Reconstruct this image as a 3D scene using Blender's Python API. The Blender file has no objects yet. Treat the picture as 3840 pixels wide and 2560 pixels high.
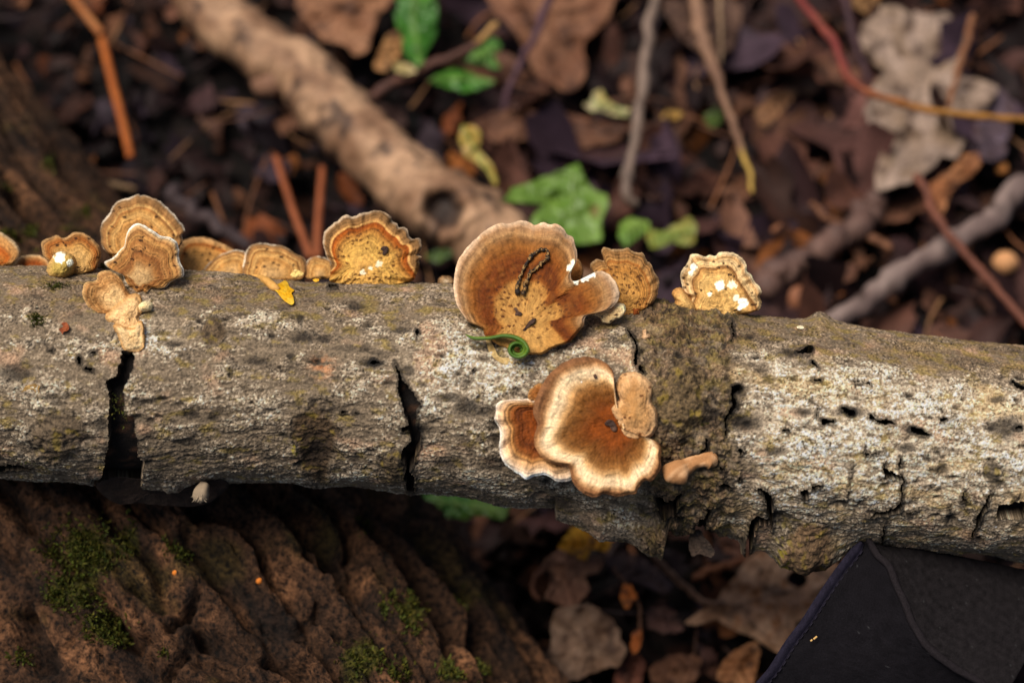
import bpy, math, random
import numpy as np

# ------------------------------------------------------------------ camera, sky, sun, exposure
CM = 0.01                        # the code works in centimetres; meshes are stored in metres
PITCH = math.radians(62)         # the camera looks down at the log
D = 45.0                         # cm from lens to the plane that holds the log axis
PPC = 160.0                      # photo pixels per cm in that plane (3840 px = 24 cm)
H0 = 11.0                        # height of the optical axis where it meets that plane
SP, CP = math.sin(PITCH), math.cos(PITCH)
VU = np.array([0, SP, CP]); VT = np.array([0, -CP, SP]); VR = np.array([1., 0, 0]); VO = np.array([0, 0, H0])
CAMP = VO + D * VT

sc = bpy.context.scene
cam_d = bpy.data.cameras.new('camera')
cam = bpy.data.objects.new('camera', cam_d)
sc.collection.objects.link(cam)
cam.location = CAMP * CM
cam.rotation_euler = (math.pi / 2 - PITCH, 0, 0)
cam_d.sensor_width = 36.0
cam_d.lens = 36.0 * D / 24.0
cam_d.clip_start = 0.005
cam_d.clip_end = 50
cam_d.dof.use_dof = True
cam_d.dof.focus_distance = (D - 1.5) * CM
cam_d.dof.aperture_fstop = 7.5
sc.camera = cam

world = bpy.data.worlds.new('World'); sc.world = world; world.use_nodes = True
SUN_EL, SUN_AZ = math.radians(68), math.radians(-75)     # azimuth measured from +Y towards +X
wn = world.node_tree.nodes; wl = world.node_tree.links
bg = wn['Background']; sky = wn.new('ShaderNodeTexSky'); sky.sky_type = 'NISHITA'
sky.sun_disc = False; sky.sun_elevation = SUN_EL; sky.sun_rotation = SUN_AZ
sky.air_density = 1.0; sky.dust_density = 3.0; sky.ozone_density = 1.0
wl.new(sky.outputs[0], bg.inputs[0]); bg.inputs[1].default_value = 0.05
sun_d = bpy.data.lights.new('sun', 'SUN'); sun_d.energy = 3.0; sun_d.angle = math.radians(35); sun_d.color = (1, .93, .83)
sun = bpy.data.objects.new('sun', sun_d); sc.collection.objects.link(sun)
sun.rotation_euler = (math.pi / 2 - SUN_EL, 0, math.pi - SUN_AZ)
sun.location = (0, 0, 3)
sc.view_settings.view_transform = 'Standard'; sc.view_settings.look = 'None'
sc.view_settings.gamma = 1; sc.view_settings.use_curve_mapping = False
sc.view_settings.exposure = 0.65

# ------------------------------------------------------------------ small maths kit
rng = np.random.default_rng(7); random.seed(7)
_tab = rng.random(65536) * 2 * np.pi
_gx, _gy = np.cos(_tab), np.sin(_tab)
_val = rng.random(65536); _val2 = rng.random(65536)

def _hash(ix, iy, seed):
    h = (ix.astype(np.int64) * 374761393 + iy.astype(np.int64) * 668265263 + seed * 2147483647) & 0xffffffff
    h = ((h ^ (h >> 13)) * 1274126177) & 0xffffffff
    return ((h ^ (h >> 16)) & 0xffff)

def pn(x, y, seed=0):
    x, y = np.broadcast_arrays(np.asarray(x, float), np.asarray(y, float))
    x0 = np.floor(x); y0 = np.floor(y); fx = x - x0; fy = y - y0
    ix = x0.astype(np.int64); iy = y0.astype(np.int64)
    u = fx * fx * fx * (fx * (fx * 6 - 15) + 10); v = fy * fy * fy * (fy * (fy * 6 - 15) + 10)
    def g(a, b):
        h = _hash(ix + a, iy + b, seed)
        return _gx[h] * (fx - a) + _gy[h] * (fy - b)
    n0 = g(0, 0) * (1 - u) + g(1, 0) * u; n1 = g(0, 1) * (1 - u) + g(1, 1) * u
    return (n0 * (1 - v) + n1 * v) * 1.5

def fbm(x, y, oct=4, seed=0, gain=.5, lac=2.03):
    s = 0; a = 1; t = 0
    for o in range(oct):
        s = s + a * pn(np.asarray(x) * lac ** o + 17.3 * o, np.asarray(y) * lac ** o - 9.1 * o, seed + o); t += a; a *= gain
    return s / t * 1.35

def ridged(x, y, oct=3, seed=0):
    s = 0; a = 1; t = 0
    for o in range(oct):
        s = s + a * (1 - 2.2 * np.abs(pn(np.asarray(x) * 2.1 ** o, np.asarray(y) * 2.1 ** o, seed + o))); t += a; a *= .5
    return s / t

def worley(x, y, seed=0):
    x, y = np.broadcast_arrays(np.asarray(x, float), np.asarray(y, float))
    ix = np.floor(x).astype(np.int64); iy = np.floor(y).astype(np.int64)
    f1 = np.full(x.shape, 9.); f2 = np.full(x.shape, 9.); idv = np.zeros(x.shape)
    for a in (-1, 0, 1):
        for b in (-1, 0, 1):
            h = _hash(ix + a, iy + b, seed)
            dx = ix + a + _val[h] - x; dy = iy + b + _val2[h] - y
            d = np.sqrt(dx * dx + dy * dy)
            n = d < f1
            f2 = np.where(n, f1, np.minimum(f2, d)); idv = np.where(n, _val[(h * 7 + 13) & 0xffff], idv); f1 = np.where(n, d, f1)
    return f1, f2, idv

def ss(a, b, x):
    t = np.clip((x - a) / (b - a), 0, 1); return t * t * (3 - 2 * t)

def lin(c):
    c = np.asarray(c, float) / 255.0
    return np.where(c <= .04045, c / 12.92, ((c + .055) / 1.055) ** 2.4)

def mixc(a, b, w):
    return a + (np.asarray(b) - a) * np.asarray(w)[..., None]

def ramp(x, stops):
    xs = [s[0] for s in stops]; cs = lin([s[1] for s in stops])
    return np.stack([np.interp(x, xs, cs[:, k]) for k in range(3)], -1)

# pixel <-> camera frame <-> world (cm)
def px2cam(px, py, t):
    k = (D - np.asarray(t, float)) / D / PPC
    return (np.asarray(px, float) - 1920) * k, (1280 - np.asarray(py, float)) * k, np.asarray(t, float)
def cam2w(X, Y, t):
    X, Y, t = np.broadcast_arrays(X, Y, t)
    return VO + X[..., None] * VR + Y[..., None] * VU + t[..., None] * VT
def px2w(px, py, t):
    return cam2w(*px2cam(px, py, t))
def ground(px, py, z):
    """where the ray through a pixel meets height z (cm)"""
    px, py, z = np.broadcast_arrays(np.asarray(px, float), np.asarray(py, float), np.asarray(z, float))
    d = VR * ((px - 1920) / PPC)[..., None] + VU * ((1280 - py) / PPC)[..., None] - D * VT
    k = (z - CAMP[2]) / d[..., 2]
    return CAMP + d * k[..., None]
def zoomed(x0, y0, s):
    return lambda pts: [(x0 + p[0] / s, y0 + p[1] / s) + tuple(p[2:]) for p in pts]
Z1 = zoomed(0, 650, 2.091); Z2 = zoomed(900, 700, 2.614); Z3 = zoomed(1650, 750, 1.809); Z4 = zoomed(1800, 1250, 1.845)
Z5 = zoomed(0, 1200, 1.809); Z6 = zoomed(1000, 1250, 2.24); Z7 = zoomed(2500, 1100, 1.425); Z8 = zoomed(1900, 1850, 2.138); Z9 = zoomed(2640, 1950, 1.96)

# ------------------------------------------------------------------ mesh / material kit
COL = sc.collection
def thing(name, label, cat, loc=(0, 0, 0), group=None, kind=None):
    o = bpy.data.objects.new(name, None); COL.objects.link(o)
    o.empty_display_size = .005
    o.location = np.asarray(loc, float) * CM
    tag(o, label, cat, group, kind); return o
def tag(o, label=None, cat=None, group=None, kind=None):
    if label: o['label'] = label
    if cat: o['category'] = cat
    if group: o['group'] = group
    if kind: o['kind'] = kind
    return o

def mesh(name, V, faces, col, mat, parent=None, smooth=True, loc=None):
    """V (n,3) world cm; faces: list of int arrays (m,3) or (m,4)"""
    V = np.asarray(V, float).reshape(-1, 3)
    if parent is not None: base = np.array(parent.matrix_basis.translation) / CM
    elif loc is not None: base = np.asarray(loc, float)
    else: base = np.array([V[:, 0].mean(), V[:, 1].mean(), V[:, 2].min()])
    me = bpy.data.meshes.new(name)
    co = ((V - base) * CM).astype(np.float32)
    faces = [np.asarray(f, np.int32) for f in faces if len(f)]
    lv = np.concatenate([f.ravel() for f in faces]); tot = np.concatenate([np.full(len(f), f.shape[1], np.int32) for f in faces])
    me.vertices.add(len(V)); me.vertices.foreach_set('co', co.ravel())
    me.loops.add(len(lv)); me.loops.foreach_set('vertex_index', lv)
    st = np.concatenate([[0], np.cumsum(tot)[:-1]]).astype(np.int32)
    me.polygons.add(len(tot)); me.polygons.foreach_set('loop_start', st); me.polygons.foreach_set('loop_total', tot)
    me.polygons.foreach_set('use_smooth', np.full(len(tot), smooth))
    me.update(calc_edges=True); me.validate()
    if col is not None:
        c = np.ones((len(V), 4), np.float32); c[:, :3] = np.broadcast_to(np.asarray(col, float).reshape(-1, 3) if np.ndim(col) > 1 else col, (len(V), 3))
        at = me.color_attributes.new('Col', 'FLOAT_COLOR', 'POINT'); at.data.foreach_set('color', np.clip(c, 0, 1).ravel())
    me.materials.append(mat)
    o = bpy.data.objects.new(name, me); COL.objects.link(o)
    if parent is not None: o.parent = parent
    else: o.location = base * CM
    return o

def gridq(n, m, wrap=False):
    """quads of an n x m vertex grid (row-major); wrap joins the last column to the first"""
    i = np.arange(n - 1)[:, None]; j = np.arange(m if wrap else m - 1)[None, :]
    a = i * m + j; b = i * m + (j + 1) % m
    return np.stack(np.broadcast_arrays(a, b, b + m, a + m), -1).reshape(-1, 4)

def material(name, rough=.7, nscale=30, namt=.25, bump=.3, bdist=.02, spec=.4, sheen=0, sss=0, transl=0, tight=.25):
    m = bpy.data.materials.new(name); m.use_nodes = True
    n = m.node_tree.nodes; l = m.node_tree.links; p = n['Principled BSDF']
    at = n.new('ShaderNodeAttribute'); at.attribute_name = 'Col'
    tc = n.new('ShaderNodeTexCoord'); mp = n.new('ShaderNodeMapping'); mp.inputs['Scale'].default_value = (100, 100, 100)
    l.new(tc.outputs['Object'], mp.inputs['Vector'])
    nz = n.new('ShaderNodeTexNoise'); nz.inputs['Scale'].default_value = nscale; nz.inputs['Detail'].default_value = 5; nz.inputs['Roughness'].default_value = .65
    l.new(mp.outputs[0], nz.inputs['Vector'])
    mr = n.new('ShaderNodeMapRange'); mr.inputs['From Min'].default_value = .5 - tight; mr.inputs['From Max'].default_value = .5 + tight
    mr.inputs['To Min'].default_value = 1 - namt; mr.inputs['To Max'].default_value = 1 + namt
    l.new(nz.outputs['Fac'], mr.inputs['Value'])
    mx = n.new('ShaderNodeVectorMath'); mx.operation = 'SCALE'
    l.new(at.outputs['Color'], mx.inputs[0]); l.new(mr.outputs[0], mx.inputs['Scale'])
    l.new(mx.outputs[0], p.inputs['Base Color'])
    p.inputs['Roughness'].default_value = rough; p.inputs['Specular IOR Level'].default_value = spec
    if sheen: p.inputs['Sheen Weight'].default_value = sheen; p.inputs['Sheen Roughness'].default_value = .4
    if sss:
        p.inputs['Subsurface Weight'].default_value = sss; p.inputs['Subsurface Radius'].default_value = (1, .5, .25); p.inputs['Subsurface Scale'].default_value = .0012
    if bump:
        b = n.new('ShaderNodeBump'); b.inputs['Strength'].default_value = bump; b.inputs['Distance'].default_value = bdist * CM
        l.new(nz.outputs['Fac'], b.inputs['Height']); l.new(b.outputs[0], p.inputs['Normal'])
    if transl:
        tr = n.new('ShaderNodeBsdfTranslucent'); l.new(mx.outputs[0], tr.inputs['Color'])
        ms = n.new('ShaderNodeMixShader'); ms.inputs[0].default_value = transl
        l.new(p.outputs[0], ms.inputs[1]); l.new(tr.outputs[0], ms.inputs[2]); l.new(ms.outputs[0], n['Material Output'].inputs['Surface'])
    return m

M_BARK = material('bark', .85, 26, .35, .7, .03, .3)
M_WOOD = material('rotten_wood', .8, 18, .4, .8, .05, .3)
M_FUNG = material('bracket_flesh', .8, 30, .22, .6, .02, .18)
M_PORE = material('pore_surface', .8, 60, .15, .5, .02, .3)
M_TRUNK = material('mossy_bark', .85, 7, .9, 1.0, .22, .2, tight=.13)
M_SOIL = material('humus', .8, 6, .5, 1, .15, .15)
M_LEAF = material('dry_leaf', .65, 8, .25, .4, .03, .2, transl=.12)
M_WET = material('wet_litter', .6, 7, .4, .6, .05, .12)
M_GREEN = material('green_leaf', .45, 8, .18, .3, .02, .5, transl=.3)
M_TWIG = material('twig_bark', .7, 14, .3, .6, .03, .35)
M_MOSS = material('moss', .8, 10, .3, 0, .01, .3, transl=.2)
M_STRIP = material('fresh_green_strip', .5, 20, .25, .4, .01, .35)
M_FUZZ = material('pale_fuzz', .9, 20, .15, 0, .01, .2)
M_CLOTH = material('black_cloth', .9, 38, .7, .9, .02, .06)
M_THREAD = material('dark_thread', .8, 25, .6, .6, .02, .3)

# ------------------------------------------------------------------ shape kit
def smooth_closed(pts, n, sub=8, keep=0.0):
    """Catmull-Rom through a closed polygon, then n points evenly along it"""
    P = np.asarray([p[:2] for p in pts], float); k = len(P)
    t = np.linspace(0, 1, sub, endpoint=False)[:, None]
    out = []
    for i in range(k):
        a, b, c, d = P[i - 1], P[i], P[(i + 1) % k], P[(i + 2) % k]
        cr = .5 * ((2 * b) + (-a + c) * t + (2 * a - 5 * b + 4 * c - d) * t ** 2 + (-a + 3 * b - 3 * c + d) * t ** 3)
        out.append(cr * (1 - keep) + (b + (c - b) * t) * keep)
    Q = np.concatenate(out); Qc = np.vstack([Q, Q[:1]])
    L = np.concatenate([[0], np.cumsum(np.hypot(*np.diff(Qc, axis=0).T))])
    u = np.linspace(0, L[-1], n, endpoint=False)
    return np.stack([np.interp(u, L, Qc[:, 0]), np.interp(u, L, Qc[:, 1])], -1), u / L[-1], L[-1]

def smooth_open(P, n):
    P = np.asarray(P, float); k = len(P)
    if k == 2:
        u = np.linspace(0, 1, n)[:, None]; return P[0] + (P[1] - P[0]) * u
    E = np.vstack([2 * P[0] - P[1], P, 2 * P[-1] - P[-2]]); t = np.linspace(0, 1, 12, endpoint=False)[:, None]; out = []
    for i in range(1, k):
        a, b, c, d = E[i - 1], E[i], E[i + 1], E[i + 2]
        out.append(.5 * ((2 * b) + (-a + c) * t + (2 * a - 5 * b + 4 * c - d) * t ** 2 + (-a + 3 * b - 3 * c + d) * t ** 3))
    Q = np.vstack(out + [P[-1:]]); L = np.concatenate([[0], np.cumsum(np.linalg.norm(np.diff(Q[:, :3], axis=0), axis=1))])
    u = np.linspace(0, L[-1], n)
    return np.stack([np.interp(u, L, Q[:, j]) for j in range(Q.shape[1])], -1)

def tube_data(path, rad, seg=10, wob=0, seed=0, flat=None, flatdir=None, knob=()):
    """tapered tube along path (n,3) cm with radii (n,); returns verts, faces, u along, v round"""
    P = np.asarray(path, float); n = len(P); rad = np.broadcast_to(np.asarray(rad, float), (n,)).copy()
    T = np.gradient(P, axis=0); T /= np.linalg.norm(T, axis=1)[:, None] + 1e-9
    ref = np.array([0, 0, 1.]) if flatdir is None else np.asarray(flatdir, float)
    A = np.cross(T, ref); bad = np.linalg.norm(A, axis=1) < .05
    A[bad] = np.cross(T[bad], [1, 0, 0]); A /= np.linalg.norm(A, axis=1)[:, None]; B = np.cross(A, T)
    Ls = np.concatenate([[0], np.cumsum(np.linalg.norm(np.diff(P, axis=0), axis=1))])
    for (u, w, h) in knob: rad *= 1 + h * np.exp(-((Ls / Ls[-1] - u) / w) ** 2)
    th = np.linspace(0, 2 * np.pi, seg, endpoint=False)
    R = rad[:, None] * np.ones(seg)
    if wob: R = R * (1 + wob * fbm(Ls[:, None] * 1.7 + 0 * th, np.cos(th)[None] * 1.4 + seed * 3.7, 3, seed))
    fa = 1 if flat is None else flat
    V = P[:, None] + A[:, None] * (np.cos(th)[None, :, None] * R[..., None]) + B[:, None] * (np.sin(th)[None, :, None] * R[..., None] * fa)
    V = V.reshape(-1, 3); F = [gridq(n, seg, True)]
    V = np.vstack([V, P[0] - T[0] * rad[0] * .3, P[-1] + T[-1] * rad[-1] * .3])
    j = np.arange(seg); k = (j + 1) % seg; a = n * seg
    F.append(np.stack([np.full(seg, a), k, j], -1)); F.append(np.stack([np.full(seg, a + 1), (n - 1) * seg + j, (n - 1) * seg + k], -1))
    u = np.concatenate([np.repeat(Ls, seg), [0, Ls[-1]]]); v = np.concatenate([np.tile(th, n), [0, 0]])
    return V, F, u, v

def jitter_col(base, n, amt, seed=0):
    r = np.random.default_rng(seed); return np.clip(lin(base) * (1 + amt * (r.random((n, 1)) - .5)), 0, 1)

# ------------------------------------------------------------------ the log
EX = np.array([-2200, 0, 400, 900, 1300, 1600, 1900, 2200, 2500, 2800, 3050, 3200, 3500, 3840, 6000.])
ET = np.array([940, 1000, 1012, 1034, 1066, 1066, 1092, 1118, 1148, 1180, 1206, 1230, 1264, 1302, 1480.])
BX = np.array([-2200, 0, 400, 650, 900, 1200, 1500, 2000, 2300, 2600, 3000, 3400, 3840, 6000.])
BY = np.array([1740, 1770, 1822, 1832, 1806, 1808, 1840, 1894, 1930, 1962, 2008, 2046, 2092, 2200.])
def _sm(x, xs, ys):
    return sum(np.interp(x + o, xs, ys) for o in (-110, -55, 0, 55, 110)) / 5
def log_prof(s):
    x = 1920 + s * PPC; t = _sm(x, EX, ET); b = _sm(x, BX, BY)
    return (1280 - (t + b) / 2) / PPC, (b - t) / 2 / PPC
def log_hit(px, py):
    """front surface of the log under a pixel: camera-frame X, Y, t"""
    px = np.asarray(px, float); py = np.asarray(py, float); t = np.zeros(np.broadcast(px, py).shape)
    for _ in range(14):
        X, Y, _t = px2cam(px, py, t); c, r = log_prof(X)
        t = .5 * t + .5 * np.sqrt(np.maximum(r * r - (Y - c) ** 2, 0))
    return X, Y, t
def surf_t(px, py): return float(log_hit(px, py)[2])

s_ax = np.concatenate([np.linspace(-24, -13.2, 70, endpoint=False), np.linspace(-13.2, 13.2, 1240), np.linspace(13.2, 24, 71)[1:]])
a_ax = np.concatenate([np.radians(np.linspace(-180, -100, 34, endpoint=False)), np.radians(np.linspace(-100, 100, 372)), np.radians(np.linspace(100, 180, 35)[1:])])
S, A = np.meshgrid(s_ax, a_ax, indexing='ij'); NS, NA = S.shape
C0, R0 = log_prof(s_ax); C0 = C0[:, None]; R0 = R0[:, None]
FRONT = np.cos(A) > -.15
t0g = R0 * np.cos(A); kx = PPC * D / (D - t0g)
PX = 1920 + S * kx; PY = 1280 - (C0 + R0 * np.sin(A)) * kx
XS, YS = S, A * 2.65
# jagged copies of pixel coordinates for crack outlines
JX = PX + 9 * fbm(XS * 4, YS * 4, 4, 31, .65); JY = PY + 9 * fbm(XS * 4, YS * 4, 4, 57, .65)

def in_poly(px, py, poly):
    poly = np.asarray(poly, float); m = np.zeros(px.shape, bool)
    bb = (px > poly[:, 0].min() - 2) & (px < poly[:, 0].max() + 2) & (py > poly[:, 1].min() - 2) & (py < poly[:, 1].max() + 2)
    x = px[bb]; y = py[bb]; r = np.zeros(x.shape, bool)
    for i in range(len(poly)):
        (x1, y1), (x2, y2) = poly[i - 1], poly[i]
        r ^= ((y1 > y) != (y2 > y)) & (x < (x2 - x1) * (y - y1) / (y2 - y1 + 1e-9) + x1)
    m[bb] = r; return m

def line_d(px, py, pts, pad=60):
    """signed distance (px) to a polyline of varying width: negative inside"""
    out = np.full(px.shape, 999.); P = np.asarray(pts, float)
    bb = (px > P[:, 0].min() - pad) & (px < P[:, 0].max() + pad) & (py > P[:, 1].min() - pad) & (py < P[:, 1].max() + pad)
    x = px[bb]; y = py[bb]; d = np.full(x.shape, 999.)
    for (x1, y1, w1), (x2, y2, w2) in zip(P[:-1], P[1:]):
        q = (x2 - x1) ** 2 + (y2 - y1) ** 2 + 1e-9
        u = np.clip(((x - x1) * (x2 - x1) + (y - y1) * (y2 - y1)) / q, 0, 1)
        d = np.minimum(d, np.hypot(x - x1 - u * (x2 - x1), y - y1 - u * (y2 - y1)) - .5 * (w1 + (w2 - w1) * u))
    out[bb] = d; return out

CRACKS = [
    Z6([(1075, 240, 4), (1110, 330, 14), (1130, 420, 26), (1165, 510, 55), (1200, 570, 60), (1225, 600, 50), (1205, 650, 44), (1225, 700, 40), (1225, 800, 38), (1260, 870, 42), (1250, 920, 45), (1190, 1000, 60), (1210, 1060, 46), (1185, 1120, 24), (1200, 1200, 45), (1215, 1290, 36)]),
    Z6([(1210, 570, 40), (1280, 580, 18)]), Z6([(1262, 0, 20), (1258, 40, 8)]),
    Z7([(345, 160, 9), (362, 230, 9), (330, 262, 7), (300, 295, 5)]),
    Z7([(385, 510, 26), (352, 520, 26), (348, 560, 18), (360, 600, 24), (330, 640, 14), (308, 680, 14), (312, 760, 11)]),
    Z7([(210, 775, 18), (215, 825, 16), (160, 860, 20), (110, 880, 14)]),
    Z7([(1160, 900, 8), (1165, 945, 14)]), Z7([(1243, 880, 10), (1240, 920, 14)]),
    Z7([(1250, 960, 12), (1262, 1010, 14), (1252, 1060, 12), (1258, 1100, 10)]),
    Z7([(1070, 1190, 8), (1110, 1170, 18), (1180, 1165, 24), (1240, 1140, 24), (1250, 1110, 10)]), Z7([(1262, 1170, 6), (1300, 1165, 12), (1340, 1150, 8)]),
    Z7([(1740, 1050, 6), (1700, 1120, 18), (1675, 1170, 26), (1655, 1230, 20), (1625, 1285, 14)]), Z7([(1162, 1220, 10), (1150, 1330, 16)]),
    Z7([(490, 1040, 14), (530, 1065, 28), (548, 1100, 36), (552, 1170, 24), (562, 1225, 14)]),
    Z7([(420, 1275, 20), (440, 1245, 30), (480, 1195, 34), (530, 1205, 26)]), Z7([(165, 1260, 50), (190, 1195, 40), (228, 1150, 14)]),
    Z7([(68, 1050, 16), (50, 1100, 26), (30, 1130, 44), (-10, 1130, 60), (-45, 1095, 30)]), Z7([(40, 1150, 20), (75, 1190, 10)]),
    Z7([(930, 610, 10), (985, 640, 30), (1000, 650, 10)]), Z7([(1085, 662, 16), (1120, 680, 12), (1155, 690, 28), (1215, 700, 8)]), Z7([(1310, 730, 24), (1350, 740, 24), (1400, 752, 16)]),
    Z7([(835, 690, 24), (885, 682, 12)]), Z7([(785, 470, 16), (818, 470, 14)]), Z7([(990, 485, 8), (1040, 488, 6), (1080, 498, 12)]), Z7([(1460, 680, 14), (1500, 676, 8), (1535, 665, 8)]),
    Z7([(620, 728, 14), (648, 732, 10)]), Z7([(772, 368, 10), (785, 385, 16), (810, 408, 6)]), Z7([(1845, 480, 10), (1880, 510, 20), (1925, 520, 20)]), Z7([(1860, 720, 12), (1885, 715, 20)]),
    Z7([(782, 1025, 26), (818, 1010, 18)]), Z7([(722, 1050, 18), (740, 1060, 34), (735, 1085, 10)]), Z7([(950, 1120, 5), (965, 1050, 7), (990, 900, 5)]), Z7([(390, 830, 20), (405, 845, 18), (395, 860, 5)]),
    Z7([(290, 1010, 22), (335, 1030, 22)]), Z7([(385, 970, 12), (395, 1000, 10)]), Z7([(1510, 1130, 6), (1500, 1210, 6)]), Z7([(1590, 1050, 8), (1580, 1110, 16), (1610, 1115, 8)]), Z7([(1875, 1080, 8), (1850, 1130, 10)]),
    Z7([(280, 925, 8), (300, 940, 20)]), Z7([(800, 600, 5), (800, 660, 9)]), Z7([(1050, 820, 10), (1060, 860, 10), (1160, 845, 6)]), Z7([(1415, 935, 8), (1440, 935, 10)]), Z7([(700, 320, 14), (725, 320, 26), (765, 310, 30)]),
    Z4([(1070, 60, 14), (1080, 120, 12), (1075, 215, 18)]), Z4([(1110, 245, 24), (1125, 275, 14)]), Z4([(1025, 0, 12), (1075, 60, 12)]),
    Z5([(0, 1000, 20), (60, 985, 22), (130, 990, 20), (205, 1000, 8)]),
    Z5([(540, 265, 18), (543, 300, 14)]), Z5([(590, 325, 16), (620, 335, 14)]), Z5([(625, 228, 10), (650, 218, 14)]), Z5([(330, 208, 8), (360, 205, 12)]), Z5([(200, 160, 10), (210, 150, 6)]),
    Z6([(870, 240, 10), (895, 240, 24), (950, 250, 10)]), Z6([(1150, 795, 26), (1170, 795, 26)]), Z6([(640, 660, 16), (660, 660, 14)]), Z6([(735, 665, 12), (745, 663, 10)]), Z6([(1720, 318, 14), (1745, 310, 8)]),
    Z2([(870, 993, 10), (930, 995, 14)]),
]
POLYS = [
    Z5([(822, 200), (812, 290), (790, 385), (745, 405), (712, 418), (733, 470), (733, 700), (735, 850), (705, 950), (690, 1050), (665, 1110), (650, 1160), (690, 1330), (930, 1330), (960, 1200), (965, 1100), (985, 990), (935, 910), (930, 830), (905, 650), (845, 640), (840, 480), (870, 410), (912, 300), (915, 205)]),
    Z7([(1150, 935), (1175, 930), (1200, 950), (1243, 960), (1240, 1000), (1165, 980)]),
    Z7([(1768, 1135), (1800, 1115), (1830, 1120), (1925, 1100), (1925, 1215), (1840, 1200), (1760, 1212)]),
]
hole = np.zeros(S.shape, bool); crackd = np.full(S.shape, 999.)
for c in CRACKS:
    dd = line_d(JX, JY, c); crackd = np.minimum(crackd, dd)
for p in POLYS: hole |= in_poly(JX, JY, p)
hole |= crackd < -1.5
hole &= FRONT

KNOTS = [  # px x, y, half-width, half-height, lift cm, roughness colour
    (805, 1242, 48, 62, .10, (118, 98, 76)), (212, 1625, 105, 100, .16, (122, 105, 86)), (1182, 1650, 85, 150, -.06, (104, 82, 58)),
    (2558, 1500, 100, 150, .22, (126, 106, 78)), (3025, 2005, 100, 62, .2, (140, 112, 84)), (1478, 1745, 62, 66, .12, (108, 92, 70)), (3722, 1770, 34, 50, .06, (120, 108, 92))]
kn_r = [np.hypot((PX - x) / w, (PY - y) / h) + .42 * fbm(XS * 1.5, YS * 1.5, 4, 70 + i, .6) for i, (x, y, w, h, l, c) in enumerate(KNOTS)]

n_big = fbm(XS * .33, YS * .5, 3, 1)
n_mid = fbm(XS * 1.0, YS * 1.6, 4, 5)
n_wr = ridged(XS * .9 + .6 * n_mid, YS * 3.2 + .8 * n_mid, 3, 9)
n_wr2 = ridged(XS * 2.2 + 1.2 * n_mid, YS * 7 + 1.5 * n_mid, 3, 109)
n_f1 = fbm(XS * 5, YS * 8, 4, 14, .6)
n_f2 = fbm(XS * 15, YS * 22, 3, 19, .65)
crk = np.abs(pn(XS * 9 + .8 * n_f1, YS * 13 + .8 * n_f1, 23)) + .5 * np.abs(pn(XS * 19, YS * 25, 24))   # fine net of creases
wcen = ss(2360, 2470, PX + 60 * n_mid) * (1 - ss(2690, 2800, PX + 90 * n_mid))                          # brown crackled collar
topd = PY - _sm(PX, EX, ET)
wtop = 1 - ss(60, 230, topd + 60 * n_mid + 40 * n_big)
# scattered pits, elongated along the grain
pr = np.random.default_rng(3); pit = np.zeros(S.shape); pitc = np.zeros(S.shape)
for k in range(230):
    x = pr.uniform(-200, 4040); q = pr.random() ** .8; tt, bb_ = np.interp(x, EX, ET), np.interp(x, BX, BY); y = tt + 60 + (bb_ - tt - 90) * q
    w = pr.uniform(7, 22) * (1.7 if pr.random() < .2 else 1); h = w * pr.uniform(.3, .75); dp = pr.uniform(.3, 1)
    m = (np.abs(PX - x) < w * 3) & (np.abs(PY - y) < h * 3) & FRONT
    g = np.exp(-(((PX[m] - x) / w) ** 2 + ((PY[m] - y) / h) ** 2) * (1 + .6 * n_f1[m])); pit[m] = np.maximum(pit[m], g * dp)
STAINS = [(1125, 1195, 16, 26), (1135, 1262, 50, 26), (1215, 1268, 34, 16), (1404, 1362, 34, 24), (1530, 1390, 30, 22), (715, 1555, 38, 24), (800, 1562, 26, 16), (1760, 1530, 60, 34), (1690, 1490, 60, 18), (1820, 1540, 50, 22), (380, 1590, 28, 26), (60, 1395, 70, 40),
          (3010, 1545, 45, 18), (3190, 1545, 70, 22), (3420, 1610, 45, 20), (2660, 1560, 60, 45), (2790, 1585, 70, 35), (3780, 1600, 60, 50), (3400, 1680, 40, 20), (3535, 1760, 30, 24), (2960, 1325, 50, 20), (1680, 1730, 60, 22), (1860, 1740, 70, 26), (2100, 1880, 60, 20), (2330, 1950, 60, 24), (1590, 1610, 50, 20), (650, 1290, 40, 14), (960, 1355, 60, 18), (1500, 1240, 50, 14), (3740, 1500, 40, 16), (2910, 1690, 46, 18), (700, 1660, 60, 18)]
for (x, y, w, h) in STAINS:
    g = np.exp(-(((PX - x) / (w * 1.15)) ** 2 + ((PY - y) / (h * 1.15)) ** 2)); g = ss(.42, .85, g + g ** .3 * (.7 * n_f1 + .6 * n_f2)); pitc = np.maximum(pitc, np.where(FRONT, g, 0))

hgt = .09 * n_big + .05 * n_mid * (1 - .3 * wtop) + .022 * n_wr + .018 * n_wr2 + .022 * n_f1 + .015 * n_f2 - .03 * np.clip(1 - crk * 4.5, 0, 1) - .10 * pit - .03 * pitc
w1, w2, wid = worley(XS * 4.2 + .9 * n_mid + .5 * n_f1, YS * 4.2 + .5 * n_f1, 41)
coll = np.clip(1 - (w2 - w1) * 7, 0, 1)
hgt = hgt + wcen * (.20 * fbm(XS * 1.7, YS * 1.7, 5, 44, .62) - .04 * coll + .03 * ridged(XS * 3, YS * 3, 3, 46) + .06)
for (x, y, w, h, l, c), r in zip(KNOTS, kn_r):
    hgt = hgt + np.where(FRONT, l * (1 - ss(.2, 1.15, r)) + .02 * np.exp(-((r - 1) / .2) ** 2) + (r < 1) * (.03 * ridged(XS * 4, YS * 4, 2, 61) - .02), 0)
hgt = hgt + np.where(FRONT, .05 * np.exp(-np.maximum(crackd, 0) / 9) * (crackd < 60), 0)
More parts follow.
